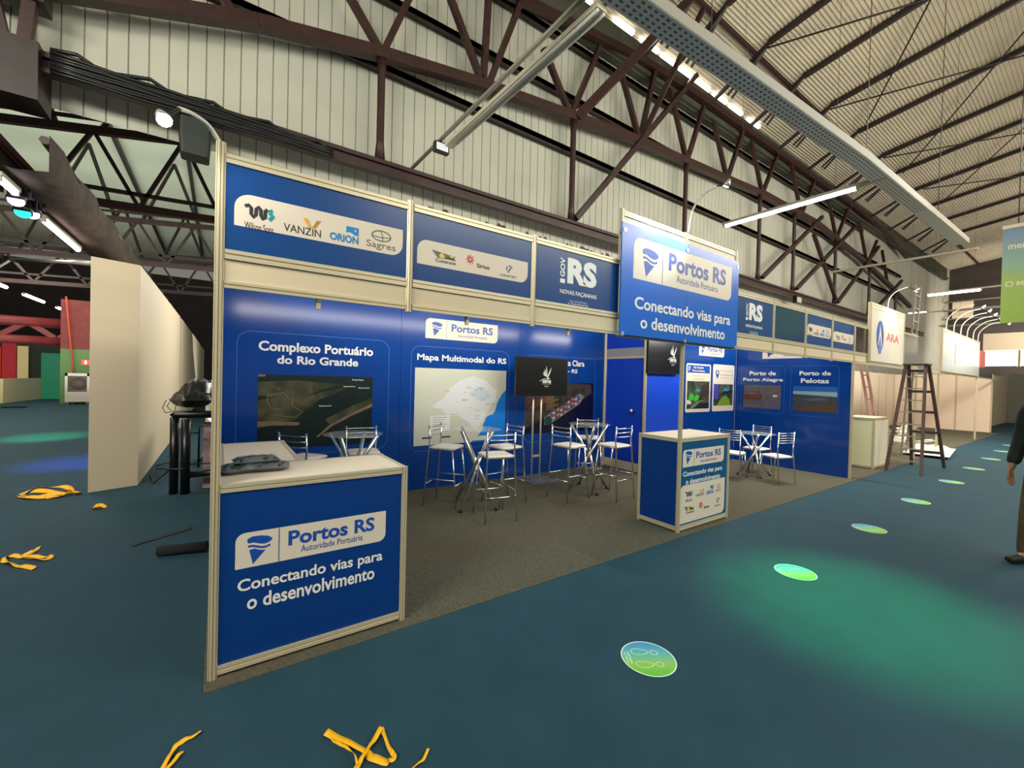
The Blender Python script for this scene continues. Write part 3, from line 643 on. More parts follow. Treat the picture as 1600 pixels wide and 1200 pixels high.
t = thing('booth_wall_panel', 'blue end wall with prints of Porto de Porto Alegre and Porto de Pelotas', 'wall panel', (9, 1, 0), 0, 'printed wall panels at the back of the booth'); L = (9, 1, 0)
f9 = side(8.985)
MB().box(8.985, 9.015, .025, 2.0, .005, 2.69).build('board', BLUEP, t, L)
outline(t, L, -1.885, -1.062, 1.036, 1.98, f9, .08, .005); outline(t, L, -.953, -.19, 1.036, 1.968, f9, .08, .005)
mb = MB(); text(mb, 'Porto de', -1.72, -1.22, 1.785, 1.868, f9, .03); text(mb, 'Porto Alegre', -1.845, -1.09, 1.645, 1.732, f9, .03); mb.build('lettering', TEXTW, t, L)
mb = MB(); text(mb, 'Porto de', -.81, -.312, 1.788, 1.868, f9, .03); text(mb, 'Pelotas', -.784, -.338, 1.645, 1.732, f9, .03); mb.build('lettering', TEXTW, t, L)
mb = MB(); plate_pts = rrect(-1.481, -.6, 2.115, 2.35, (.004, .05, .004, .05)); mb.poly(plate_pts, f9, .0012, 0); mb.build('name_plate', PLATE, t, L)
mb = MB(); sail_logo(mb, -1.40, -1.27, 2.14, 2.32, f9, .0022); text(mb, 'Portos RS', -1.18, -.66, 2.22, 2.31, f9, .025, .0022); text(mb, 'Autoridade Portuária', -1.1, -.74, 2.15, 2.185, f9, 0, .0022); mb.build('lettering', INK, t, L)
mb = MB(); x0, x1, z0, z1 = -1.826, -1.119, 1.122, 1.585
def sh9(pts, mi, d): mb.poly(unit(pts, x0, x1, z0, z1), f9, d, d - .0003, mi)
sh9([(0, 0), (1, 0), (1, 1), (0, 1)], 0, .0012); sh9([(0, .2), (.3, .3), (.6, .42), (1, .5), (1, 1), (0, 1)], 1, .0016); sh9([(0, .32), (.3, .38), (.55, .48), (.5, .6), (0, .56)], 2, .002); sh9([(.35, .3), (.5, .36), (.48, .44), (.33, .4)], 2, .0022); sh9([(.8, .5), (.92, .52), (.9, .6), (.8, .6)], 3, .0022)
mb.build('photo_print', [mat('river_grey', lin(96, 88, 104), .3, var=.2, vscale=9), ramp_mat('city_aerial', [(.3, lin(52, 44, 48)), (.45, lin(112, 100, 98)), (.6, lin(80, 76, 90)), (.75, lin(140, 132, 128))], 14, .3), mat('quay_rust', lin(100, 58, 50), .3, var=.35, vscale=12), PLATE], t, L)
mb = MB(); x0, x1, z0, z1 = -.908, -.208, 1.12, 1.585
sh9([(0, 0), (1, 0), (1, .62), (0, .68)], 0, .0012); sh9([(0, .68), (1, .62), (1, .8), (0, .8)], 1, .0012); sh9([(0, .8), (1, .8), (1, 1), (0, 1)], 2, .0012); sh9([(0, .0), (.25, .18), (.6, .3), (1, .35), (1, 0)], 3, .0016); sh9([(.2, .5), (.7, .55), (.8, .48), (.4, .42)], 4, .0015)
mb.build('photo_print', [mat('plain_grey_green', lin(64, 68, 66), .3, var=.2, vscale=6), mat('haze_blue', lin(140, 168, 186), .3), mat('sky_print', lin(30, 96, 166), .3), mat('field_brown', lin(82, 66, 44), .3, var=.2, vscale=5), mat('lagoon', lin(84, 94, 110), .3)], t, L)

# ragged strip of torn vinyl left along the top edge of the fascia
rg = random.Random(21); n = 70; vs = []
for i in range(n + 1):
    x = 1.06 + i * .0262; h = max(.004, rg.uniform(-.02, .045)) if i % 9 > 1 else .004
    vs += [(x, .02, 2.688), (x, .024, 2.692 + h)]
tag(MB().add(vs, [(2 * i, 2 * i + 2, 2 * i + 3, 2 * i + 1) for i in range(n)]).build('torn_strip', mat('torn_vinyl', lin(84, 52, 40), .7, var=.5, vscale=30)), 'ragged torn dark strip along the fascia top edge, left of the big sign', 'strip')

# ================================================================== counters
def counter(label, x0, y0, w_, d_, hc, faces, tall=()):
    """box counter of aluminium profiles; faces: dict of material per side (front, left, right, rear)"""
    L = (x0 + w_ / 2, y0 + d_ / 2, 0)
    t = thing('counter', label, 'counter', L, 0, 'counters of aluminium profiles')
    for (a, b) in ((0, 0), (1, 0), (1, 1), (0, 1)):
        if (a, b) in tall: continue
        post_mb(MB(), x0 + a * w_, y0 + b * d_, .005, hc, .021).build('post', ALU, t, L)
    e = .021
    for nm, (p, q) in dict(front=((x0 + e, y0), (x0 + w_ - e, y0)), rear=((x0 + e, y0 + d_), (x0 + w_ - e, y0 + d_)), left=((x0, y0 + e), (x0, y0 + d_ - e)), right=((x0 + w_, y0 + e), (x0 + w_, y0 + d_ - e))).items():
        p3, q3 = (*p, 0), (*q, 0)
        mb = MB(); rail(mb, p3, q3, hc - .042, hc - .002); mb.build('top_rail', ALU, t, L)
        mb = MB(); rail(mb, p3, q3, .02, .066); mb.build('base_rail', ALU, t, L)
        if nm in faces:
            if p[1] == q[1]: MB().box(p[0], q[0], p[1] - .006, p[1] + .006, .066, hc - .042).build('panel', faces[nm], t, L)
            else: MB().box(p[0] - .006, p[0] + .006, p[1], q[1], .066, hc - .042).build('panel', faces[nm], t, L)
    MB().box(x0 + .014, x0 + w_ - .014, y0 + .014, y0 + d_ - .014, hc - .016, hc - .004).build('worktop', WHITE, t, L)
    return t, L
t, L = counter('near counter with blue front reading Portos RS, dark bags on top', 0, 0, 1, .5, 1.0, dict(front=BLUEC, right=BLUEC, rear=WHITE), ((0, 0),))
fc = front(-.006)
mb = MB(); mb.poly(rrect(.09, .882, .545, .732, (.004, .045, .004, .045)), fc, .001, 0); mb.build('name_plate', PLATE, t, L)
mb = MB(); sail_logo(mb, .142, .258, .56, .708, fc, .002); mb.build('logo', INK, t, L)
mb = MB(); text(mb, 'Portos RS', .337, .812, .622, .706, fc, .03, .002); text(mb, 'Autoridade Portuária', .401, .74, .575, .612, fc, .0, .002); mb.build('lettering', INK, t, L); mb = MB(); mb.strip([(.291, .73), (.291, .547)], .004, fc, .002); mb.build('divider', INK, t, L)
mb = MB(); text(mb, 'Conectando vias para', .102, .866, .405, .488, fc, .022, .002); mb.build('lettering', TEXTW, t, L); mb = MB(); text(mb, 'o desenvolvimento', .146, .818, .318, .397, fc, .022, .002); mb.build('lettering', TEXTW, t, L)
counter('white-topped counter standing behind the near counter along the side wall', .03, .535, .43, .96, 1.0, dict(front=WHITE, right=BLUEC, rear=WHITE))
t, L = counter('small counter with Portos RS poster front and blank white top, under the big sign', 4, 0, .965, .5, 1.0, dict(front=BLUET, left=BLUEC, right=BLUEC, rear=WHITE), ((0, 0),))
mb = MB(); mb.poly(rrect(4.055, 4.866, .686, .871, (.004, .045, .004, .045)), fc, .001, 0); mb.build('name_plate', PLATE, t, L)
mb = MB(); sail_logo(mb, 4.105, 4.225, .715, .855, fc, .002); mb.build('logo', INK, t, L)
mb = MB(); text(mb, 'Portos RS', 4.30, 4.80, .765, .84, fc, .025, .002); text(mb, 'Autoridade Portuária', 4.38, 4.72, .715, .745, fc, .0, .002); mb.build('lettering', INK, t, L); mb = MB(); mb.strip([(4.262, .868), (4.262, .69)], .004, fc, .002); mb.build('divider', INK, t, L)
mb = MB(); text(mb, 'Conectando vias para', 4.065, 4.838, .572, .64, fc, .022, .002); mb.build('lettering', TEXTW, t, L); mb = MB(); text(mb, 'o desenvolvimento', 4.118, 4.80, .498, .555, fc, .022, .002); mb.build('lettering', TEXTW, t, L)
mb = MB(); mb.poly(rrect(4.022, 4.905, .085, .492, (.004, .07, .004, .07)), fc, .001, 0); mb.build('logo_plate', PLATE, t, L)
for fn, a, b, c, d in ((lambda m, *z: wilson(m, *z, 1), 4.12, 4.25, .36, .42), (vanzin, 4.31, 4.47, .34, .41), (orion, 4.52, 4.665, .335, .43), (sagres, 4.71, 4.83, .335, .43), (contrans, 4.1, 4.29, .18, .26), (sirius, 4.36, 4.59, .17, .28), (liven, 4.69, 4.83, .17, .27)):
    mb = MB(); fn(mb, a, b, c, d, fc); mb.build('logo', LOGOM, t, L)

# dark clothes in clear bags on the near counter
BAGD = mat('dark_teal_cloth', lin(34, 52, 56), .7, var=.2, vscale=30)
FILM = mat('clear_film', (.9, .93, .95), .08, 0, .8, alpha=.13)
def pillow(mb, cx, cy, z, lx, ly, h, rz, mi=0, amp=.08, seed=1):
    rg = random.Random(seed); nx, ny = 12, 8; c, s_ = math.cos(rz), math.sin(rz)
    for sgn in (1, -1):
        vs = []
        for j in range(ny + 1):
            for i in range(nx + 1):
                a, b = i / nx * 2 - 1, j / ny * 2 - 1
                k = (1 - a ** 4) * (1 - b ** 4)
                zz = z + h / 2 + sgn * h / 2 * (k ** .5) * (1 + rg.uniform(-amp, amp) * (sgn > 0))
                X, Yy = a * lx / 2, b * ly / 2
                vs.append((cx + X * c - Yy * s_, cy + X * s_ + Yy * c, zz))
        fs = []
        for j in range(ny):
            for i in range(nx):
                q = (j * (nx + 1) + i, j * (nx + 1) + i + 1, (j + 1) * (nx + 1) + i + 1, (j + 1) * (nx + 1) + i)
                fs.append(q if sgn > 0 else q[::-1])
        mb.add(vs, fs, mi, True)
    return mb
for i, (x, y, z, lx, ly, h, rz, lab) in enumerate(((.12, .25, .997, .24, .18, .05, .3, 'dark folded cloth in a clear bag, lowest left on the near counter'), (.25, .24, .997, .24, .17, .045, -.1, 'dark folded cloth in a clear bag, lowest right on the near counter'), (.19, .27, 1.036, .25, .16, .045, .1, 'dark folded cloth in a clear bag, topmost of the pile on the near counter'))):
    t = thing('bagged_cloth', lab, 'bag', (x + .01, y + .06, z), rz, 'bagged dark clothes on the near counter')
    pillow(MB(), 0, 0, .001, lx * .94, ly * .96, h * .94, 0, 0, .15, i).build('cloth', BAGD, t)
    pillow(MB(), 0, 0, 0, lx, ly, h, 0, 0, .5, i + 9).build('clear_film', FILM, t)

# ================================================================== stools, chairs, tables
def make_stool(name, seat_z, back_z, label, cat, group, nbars, bow=.03):
    t = thing(name, label, cat, (0, 0, 0), 0, group)      # faces +y, backrest at -y
    w2, d2 = .165, .165
    prof = []
    mb = MB(); n = 8
    pts = rrect(-w2 - .005, w2 + .005, -d2, d2 + .01, .05, n=5)
    for k, (sc, z) in enumerate(((.93, seat_z - .03), (1, seat_z - .022), (1, seat_z - .008), (.9, seat_z), (.5, seat_z + .004))):
        prof.append([(x * sc, y * sc, z) for x, y in pts])
    m = len(pts)
    mb.add([p for ring in prof for p in ring], [(k * m + i, k * m + (i + 1) % m, (k + 1) * m + (i + 1) % m, (k + 1) * m + i) for k in range(4) for i in range(m)] + [tuple(range(m))[::-1], tuple(range(4 * m, 5 * m))], 0, True)
    mb.build('seat', SEAT, t)
    zb = seat_z - .03; sp = .05 if seat_z > .6 else .035
    for sx in (-1, 1):
        MB().tube([(sx * w2 * .9, d2 * .85, zb), (sx * (w2 + sp * .4), d2 + sp, 0)], .0105, 8).build('leg', CHROME, t)
        MB().tube([(sx * w2, -d2, back_z), (sx * w2, -d2 + .012, seat_z + .06), (sx * w2, -d2, seat_z - .02), (sx * (w2 + sp * .4), -d2 - sp, 0)], .0105, 8).build('leg', CHROME, t)
    mb = MB()
    for sy in (-1, 1): mb.tube([(-w2 * .95, sy * d2 * .9, zb), (w2 * .95, sy * d2 * .9, zb)], .009, 6)
    for sx in (-1, 1): mb.tube([(sx * w2 * .95, -d2 * .9, zb), (sx * w2 * .95, d2 * .9, zb)], .009, 6)
    mb.build('seat_frame', CHROME, t)
    for k in range(nbars):
        z = back_z - .02 - k * (.155 / max(1, nbars - 1)) if nbars > 3 else back_z - .03 - k * .055
        MB().tube([(w2 * a, -d2 - bow * (1 - a * a), z) for a in (-1, -.66, -.33, 0, .33, .66, 1)], .006, 6).build('back_bar', CHROME, t)
    if seat_z > .6:
        f = 1 - .27 / seat_z
        for z, kind in ((.27, 0), (.27, 1), (.33, 2), (.33, 3)):
            ex = w2 + sp * .4 * (1 - z / seat_z); ey = d2 + sp * (1 - z / seat_z)
            p, q = (((-ex, -ey, z), (ex, -ey, z)), ((-ex, ey, z), (ex, ey, z)), ((-ex, -ey, z), (-ex, ey, z)), ((ex, -ey, z), (ex, ey, z)))[kind]
            MB().tube([p, q], .0075, 6).build('footrest', CHROME, t)
    return t
Gs = 'white-seated chrome bar stools in the booth'
st0 = make_stool('bar_stool', .725, .985, '', 'stool', Gs, 3)
used = [0]
def place(proto, flag, x, y, rz, label):
    o = proto if not flag[0] else copy_tree(proto)
    flag[0] = 1
    o.location = (x, y, .005); o.rotation_euler = (0, 0, rz); o['label'] = label
    return o
R = math.radians
place(st0, used, 2.61, 1.41, R(-12), 'white-seated chrome bar stool with its back to the photographer, nearest to the camera')
place(st0, used, 2.36, 2.16, R(-140), 'white-seated chrome bar stool in front of the pale map, left of its table')
place(st0, used, 3.04, 1.86, R(95), 'white-seated chrome bar stool between the map table and the television stand')
place(st0, used, 3.88, 1.57, R(-85), 'white-seated chrome bar stool just right of the television stand')
place(st0, used, 4.46, 1.30, R(3), 'white-seated chrome bar stool nearest to the small counter, left of it')
place(st0, used, 4.70, 2.02, R(143), 'white-seated chrome bar stool behind the middle table, next to the storeroom door')
place(st0, used, .74, 2.17, R(-50), 'white-seated chrome bar stool right behind the white-topped counter')
place(st0, used, 1.36, 2.26, R(172), 'white-seated chrome bar stool behind the table nearest to the near counter')
ch0 = make_stool('chair', .44, .835, '', 'chair', 'low white-seated chrome chairs beyond the small counter', 5, .02)
uc = [0]
place(ch0, uc, 7.56, .56, R(-17), 'low white-seated chrome chair with its back to the aisle, near the blue end wall')
place(ch0, uc, 8.10, 1.13, R(85), 'low white-seated chrome chair between the low table and the blue end wall')
place(ch0, uc, 7.20, 1.10, R(-80), 'low white-seated chrome chair half hidden behind the small counter')

def make_table(h, label, spread=.305, topr=.30, r=.020):
    t = thing('glass_table', label, 'table', (0, 0, 0), 0, 'round glass tables on crossed chrome legs')
    mb = MB(); mb.lathe([(.001, h), (topr - .004, h), (topr, h + .004), (topr - .004, h + .008), (.001, h + .008)], (0, 0, 0), 40); mb.build('glass_top', GLASS, t)
    for k in range(4):
        a = PI / 4 + k * PI / 2; c, s_ = math.cos(a), math.sin(a); off = .024
        foot = Vector((c * spread, s_ * spread, .006)); top = Vector((-c * spread * .86, -s_ * spread * .86, h - .002))
        nrm = Vector((-s_, c, 0)) * off
        lg = MB().tube([foot + nrm, top + nrm], r, 12).build('leg', CHROME, t)
        MB().tube([foot + nrm - Vector((0, 0, .006)), foot + nrm + Vector((-c * .006, -s_ * .006, .02))], r * 1.12, 10).build('rubber_foot', BLACK, lg)
    MB().tube([(0, 0, h * .47), (0, 0, h * .53)], .03, 12).build('hub', CHROME, t)
    return t
tb0 = make_table(.95, ''); ut = [0]
place(tb0, ut, 2.62, 1.865, R(-23), 'tall glass table on crossed chrome legs in front of the pale map')
place(tb0, ut, 4.42, 1.735, R(20), 'tall glass table on crossed chrome legs between television stand and storeroom door')
place(tb0, ut, 1.18, 1.98, R(10), 'tall glass table on crossed chrome legs behind the near counter')
tb1 = make_table(.735, 'low glass table on crossed chrome legs in front of the blue end wall', .27, .32, .019)
tb1.location = (7.71, .98, .005); tb1.rotation_euler = (0, 0, R(-2))

# ================================================================== televisions
def bird(mb, cx, cz, s, fr):
    q = lambda pts, d=.0015: mb.poly([(cx + a * s, cz + b * s) for a, b in pts], fr, d, d - .0008)
    for k, (a, b) in enumerate(((-.42, .1), (-.36, .38), (-.22, .62), (-.02, .95))):
        q([(.05 - .04 * (3 - k), -.18), (a - .03, b * .4), (a, b), (a + .1, b * .45), (.1 - .03 * (3 - k), -.15)])
    q([(.06, -.2), (.3, .2), (.62, .78), (.52, .3), (.3, -.12), (.2, -.25)])
    q([(.02, -.22), (.3, -.28), (.5, -.38), (.22, -.4)])
    mb.strip([(cx - .85 * s, cz - .66 * s), (cx - .5 * s, cz - .46 * s), (cx - .1 * s, cz - .38 * s), (cx + .3 * s, cz - .42 * s)], .05 * s, fr, .0016)
    text(mb, 'sama', cx - .5 * s, cx + .62 * s, cz - .82 * s, cz - .5 * s, fr, .03, .0018)
    text(mb, 'LOCAÇÕES', cx - .52 * s, cx + .62 * s, cz - .97 * s, cz - .87 * s, fr, .01, .0018)
    text(mb, 'VÍDEO', cx - .25 * s, cx + .3 * s, cz - 1.22 * s, cz - 1.06 * s, fr, .0, .0018)
def television(label, loc, w_, h, lx, lz, s):
    t = thing('television', label, 'television', loc)
    fr = front(-.02)
    MB().box(-w_ / 2, w_ / 2, -.02, .02, 0, h).build('housing', BLACK, t)
    mb = MB(); mb.poly([(-w_ / 2 + .008, .012), (w_ / 2 - .008, .012), (w_ / 2 - .008, h - .008), (-w_ / 2 + .008, h - .008)], fr, .0006, 0); mb.build('screen', SCREEN, t)
    mb = MB(); bird(mb, lx, lz, s, fr); mb.build('logo', mat('logo_pale', lin(200, 200, 196), .5, emit=(.8, .8, .78), estr=.12), t)
    MB().box(-.15, .15, .02, .05, h * .3, h * .7).build('bracket', BLACK, t)
    return t
television('black television on a pole stand, bird logo in the middle of its screen', (4.15, 2.52, 1.325), 1.03, .605, .07, .335, .155)
television('black television on the bright blue wall, bird logo at its right side', (6.42, 1.94, 1.742), .93, .56, .22, .36, .17)
t = thing('television_stand', 'silver television stand with twin poles on a square base plate', 'stand', (4.13, 2.60, .005))
mb = MB(); mb.box(-.24, .24, -.27, .22, 0, .012); mb.build('base_plate', mat('steel_plate', lin(150, 150, 150), .35, .6), t)
for x in (-.08, .08): MB().tube([(x, 0, .012), (x, 0, 1.72)], .014, 10).build('pole', ALU, t)
MB().box(-.08, .08, -.008, .008, .36, .39).build('crossbar', ALU, t)
MB().box(-.16, .16, -.028, -.012, 1.55, 1.72).build('mount', BLACK, t)

# ================================================================== arched lamps
def arm_lamp(label, pts, head, aim, group='arched lamps on the booth signs'):
    b = Vector(pts[0])
    t = thing('arched_lamp', label, 'lamp', b, 0, group)
    P = [Vector(p) - b for p in pts]
    cv = []
    for i in range(len(P) - 1):
        p0, p1, p2, p3 = P[max(i - 1, 0)], P[i], P[i + 1], P[min(i + 2, len(P) - 1)]
        for k in range(5):
            u = k / 5
            cv.append(.5 * ((2 * p1) + (p2 - p0) * u + (2 * p0 - 5 * p1 + 4 * p2 - p3) * u * u + (3 * p1 - p0 - 3 * p2 + p3) * u ** 3))
    cv.append(P[-1])
    MB().tube(cv, .010, 8).build('arm', mat('lamp_arm', lin(238, 234, 222), .35), t)
    h = Vector(head) - b; d = (Vector(aim) - Vector(head)).normalized()
    MB().tube([P[-1], h], .007, 6).build('joint', BLACK, t)
    MB().tube([h - d * .05, h - d * .01, h + d * .02], [.012, .026, .03], 12).build('lamp_head', mat('lamp_head', lin(200, 200, 195), .3, .6), t)
    MB().tube([h + d * .020, h + d * .024], .027, 12).build('lens', LED if 'corner' in label else LEDS, t)
    return t
arm_lamp('arched lamp with blinding light on the tall corner post, above the first fascia panel', [(0, 0, 2.73), (-.052, -.03, 2.792), (-.113, -.09, 2.797), (-.156, -.17, 2.763)], (-.205, -.25, 2.665), (.1, -.9, 1.9))
arm_lamp('thin arched lamp on top of the big sign', [(4, -.02, 3.15), (4.01, -.05, 3.36), (4.02, -.16, 3.50), (4.035, -.30, 3.545)], (4.04, -.40, 3.53), (4.0, -.05, 2.9))
light('corner_arched_lamp_light', 'SPOT', (-.17, -.29, 2.67), 9, (1, .97, .9), (.6, .05, 2.0), spot_size=2.0, spot_blend=.9, shadow_soft_size=.04)
light('sign_arched_lamp_light', 'SPOT', (4.04, -.42, 3.48), 150, (1, .97, .92), (3.72, 0, 3.16), spot_size=1.1, spot_blend=.8, shadow_soft_size=.04)

# ================================================================== floor stickers
STK = grad_mat('sticker_print', 0, -.15, .15, [(.0, lin(90, 190, 40)), (.35, lin(140, 195, 80)), (.62, lin(90, 180, 170)), (1., lin(50, 140, 205))], .5)
STKL = mat('sticker_line', lin(225, 245, 215), .5)
def sticker(i, x, y, label):
    t = thing('floor_sticker', label, 'sticker', (x, y, .0005), R(55), 'round footprint stickers along the aisle')
    fr = lambda u, v, d: Vector((u, v, d))
    mb = MB(); mb.poly([(.152 * math.cos(k * PI / 24), .152 * math.sin(k * PI / 24)) for k in range(48)], fr, .0012, 0); mb.build('disc', STK, t)
    mb = MB(); mb.strip([(.150 * math.cos(k * PI / 24), .150 * math.sin(k * PI / 24)) for k in range(48)], .007, fr, .0016, 0, True); mb.build('rim', STKL, t)
    if i > 3: return
    for sx in (-1, 1):
        mb = MB(); cx = sx * .055
        sole = [(cx + (.026 + .008 * math.sin(a)) * math.cos(a), .035 + .05 * math.sin(a)) for a in [k * PI / 12 for k in range(24)]]
        heel = [(cx - sx * .004 + .019 * math.cos(a), -.048 + .022 * math.sin(a)) for a in [k * PI / 10 for k in range(20)]]
        mb.strip(sole, .0035, fr, .0016, 0, True); mb.strip(heel, .0035, fr, .0016, 0, True); mb.build('footprint', STKL, t)
    mb = MB(); fq = lambda u, v, d: Vector((-u, -v, d)); text(mb, 'MANTENHA', -.052, .052, -.112, -.099, fq, .02, .0016); text(mb, 'DISTÂNCIA', -.048, .048, -.130, -.117, fq, .02, .0016)
    mb.build('lettering', STKL, t)
for i, (x, y, lab) in enumerate(((2.05, -1.12, 'round green-blue footprint sticker nearest to the camera on the floor'), (4.055, -1.09, 'second nearest round footprint sticker, in the green light pool'), (6.035, -1.06, 'third nearest round footprint sticker on the aisle floor'), (8.1, -1.03, 'fourth nearest round sticker on the aisle floor'), (10.4, -1.02, 'fifth round sticker counting from the camera, before the step ladder'), (12.6, -.99, 'sixth round sticker counting from the camera, beyond the step ladder'), (14.8, -.97, 'seventh round sticker counting from the camera, far down the aisle'), (17.0, -.92, 'eighth round sticker counting from the camera, far down the aisle'), (19.1, -.85, 'farthest round sticker on the aisle floor'))):
    sticker(i, x, y, lab)

# ================================================================== yellow tape scraps
def ribbon(mb, pts, wd, z=.006, seed=0, flip=.5):
    rg = random.Random(seed); P = [Vector((*p, 0)) for p in pts]; D = []
    for i in range(len(P) - 1):
        p0, p1, p2, p3 = P[max(i - 1, 0)], P[i], P[i + 1], P[min(i + 2, len(P) - 1)]
        for k in range(6):
            u = k / 6; D.append(.5 * ((2 * p1) + (p2 - p0) * u + (2 * p0 - 5 * p1 + 4 * p2 - p3) * u * u + (3 * p1 - p0 - 3 * p2 + p3) * u ** 3))
    D.append(P[-1]); L = []; Rr = []; ph = rg.uniform(0, 6)
    for i, p in enumerate(D):
        t_ = (D[min(i + 1, len(D) - 1)] - D[max(i - 1, 0)]); t_.normalize()
        tw = flip * math.sin(i * .35 + ph); nn = Vector((-t_.y * math.cos(tw), t_.x * math.cos(tw), math.sin(tw))) * wd / 2
        h = Vector((0, 0, z + abs(math.sin(tw)) * wd / 2 + .004 * math.sin(i * .5 + ph) ** 2))
        L.append(p + nn + h); Rr.append(p - nn + h)
    n = len(D)
    up = [q + Vector((0, 0, .0012)) for q in L] + [q + Vector((0, 0, .0012)) for q in Rr]
    fs = [(i, i + 1, n + i + 1, n + i) for i in range(n - 1)]
    b = len(L + Rr)
    mb.add(L + Rr + up, [f[::-1] for f in fs] + [tuple(b + j for j in f) for f in fs] + [(i, i + 1, b + i + 1, b + i) for i in range(n - 1)] + [(n + i + 1, n + i, b + n + i, b + n + i + 1) for i in range(n - 1)], 0, True)
    return mb
def scrap(label, strips, sd=0):
    mb = MB()
    for i, (pts, wd, fl) in enumerate(strips): ribbon(mb, pts, wd, .003 + .004 * i, sd + i, fl)
    x = sum(p[0] for p in strips[0][0]) / len(strips[0][0]); y = sum(p[1] for p in strips[0][0]) / len(strips[0][0])
    o = mb.build('tape_scrap', YEL, None, (x, y, 0)); o.location = (x, y, 0)
    tag(o, label, 'tape', 'yellow tape scraps on the floor')
scrap('tangled yellow tape at the bottom edge, with a triangular loop', [([(.415, -.669), (.475, -.758), (.533, -.855), (.549, -.906), (.60, -.962)], .03, .25), ([(.60, -.962), (.623, -.955), (.622, -.926), (.62, -.864), (.626, -.783)], .018, .5), ([(.626, -.783), (.58, -.827), (.534, -.866), (.484, -.917), (.44, -.98)], .02, .5), ([(.424, -.714), (.437, -.76), (.467, -.807), (.487, -.86), (.486, -.92)], .011, .9)], 3)
scrap('short yellow tape end at the bottom edge, right of the tangled one', [([(.76, -.988), (.72, -1.023), (.672, -1.035), (.62, -1.06)], .012, .5)], 5)
scrap('forked yellow tape at the bottom edge, below the corner post', [([(-.035, -.37), (-.077, -.381), (-.116, -.399), (-.132, -.435), (-.165, -.53)], .02, .4), ([(-.095, -.449), (-.114, -.477), (-.15, -.53)], .014, .3)], 8)
scrap('heap of crumpled yellow tape in front of the white partition', [([(-1.99, 5.08), (-1.89, 5.30), (-1.67, 5.29), (-1.52, 4.92), (-1.67, 4.84), (-1.89, 4.87), (-1.95, 5.0)], .06, .6), ([(-1.68, 4.65), (-1.546, 4.764), (-1.389, 4.77)], .06, .5), ([(-1.9, 5.1), (-1.7, 5.0), (-1.5, 4.9), (-1.42, 4.75)], .07, .6), ([(-1.95, 4.9), (-1.75, 4.7), (-1.55, 4.7)], .05, .6)], 12)
scrap('small crumpled yellow tape bit near the white partition', [([(-1.132, 3.907), (-1.106, 4.0), (-1.05, 3.97), (-1.04, 3.93), (-1.09, 3.88), (-1.12, 3.92)], .04, .9)], 20)
scrap('looped yellow tape at the left edge, nearer than the white partition', [([(-1.267, 2.718), (-1.274, 2.597), (-1.304, 2.53), (-1.2, 2.44), (-1.115, 2.425), (-1.143, 2.354), (-1.261, 2.469), (-1.36, 2.56), (-1.413, 2.577), (-1.405, 2.487), (-1.34, 2.39), (-1.268, 2.294), (-1.155, 2.17)], .035, .6)], 25)

# ================================================================== lights and trays under the roof
def batten(label, x, y0, y1, z, tube=None, wd=.09, group='batten lamps under the roof', ext=0., pw=0, col=(1, .9, .8), hang=5.75, tr=.022):
    t = thing('batten_lamp', label, 'lamp', (x, (y0 + y1) / 2, z), 0, group); h = (y1 - y0) / 2
    MB().box(-wd / 2, wd / 2, -h - ext, h, .02, .07).build('housing', TRAY, t)
    if tube:
        MB().tube([(0, -h + .05, -.005), (0, h - .05, -.005)], tr, 10).build('tube', tube, t)
        for s in (-1, 1): MB().box(-.03, .03, s * (h - .03) - .02, s * (h - .03) + .02, -.03, .03).build('lamp_holder', TRAY, t)
    for s in (-.7, .7): MB().tube([(0, s * h, .07), (0, s * h, hang)], .003, 6).build('hanger', DARKST, t)
    if pw: light('batten_light', 'AREA', (x, (y0 + y1) / 2, z - .04), pw, col, (x, (y0 + y1) / 2, 0), shape='RECTANGLE', size=.08, size_y=y1 - y0)
    return t
batten('brightly lit batten lamp hanging from the perforated tray, right of the big sign', 8.85, -.05, 2.3, 4.97, TUBE, .10, ext=.35, pw=190, tr=.03)
batten('lit pinkish batten lamp at the far right, above the far glossy signs', 21, .05, 1.42, 5.0, TUBEP, .09, ext=.5, pw=120, tr=.05)
batten('short lit pinkish batten lamp far right, behind the round-logo sign', 25.5, 2.2, 2.9, 5.0, TUBEP, .08)
batten('unlit pale batten lamp far right, nearer than the lit pinkish one', 15.1, -.6, 2.4, 5.0, None, .07)
batten('unlit pale batten lamp far right, beyond the lit pinkish one', 26, -1.5, 2.6, 5.0, None, .07)
batten('unlit pale batten lamp at the far right end of the hall', 32, -2.2, 3.0, 5.0, None, .07)
batten('lit pink batten lamp under the dark girder at the left, near the coloured stage lights', -2.06, 6.04, 7.88, 3.66, TUBEP, .08, pw=60, col=(1, .8, .75), hang=.12, tr=.035)
batten('lit batten lamp cut by the left picture edge, under the dark girder', -2.03, 4.45, 5.0, 3.66, TUBE, .08, pw=30, hang=.12, tr=.03)
for i, (a, b, n_) in enumerate(((21.5, 24.3, 'nearest'), (26.2, 28.9, 'middle'), (31, 34.2, 'farthest'))):
    batten('lit pink batten lamp in the far left row, %s of the three' % n_, -7.45, a, b, 4.93, TUBEP, .08, pw=60, col=(1, .8, .75), hang=3.45, tr=.07)
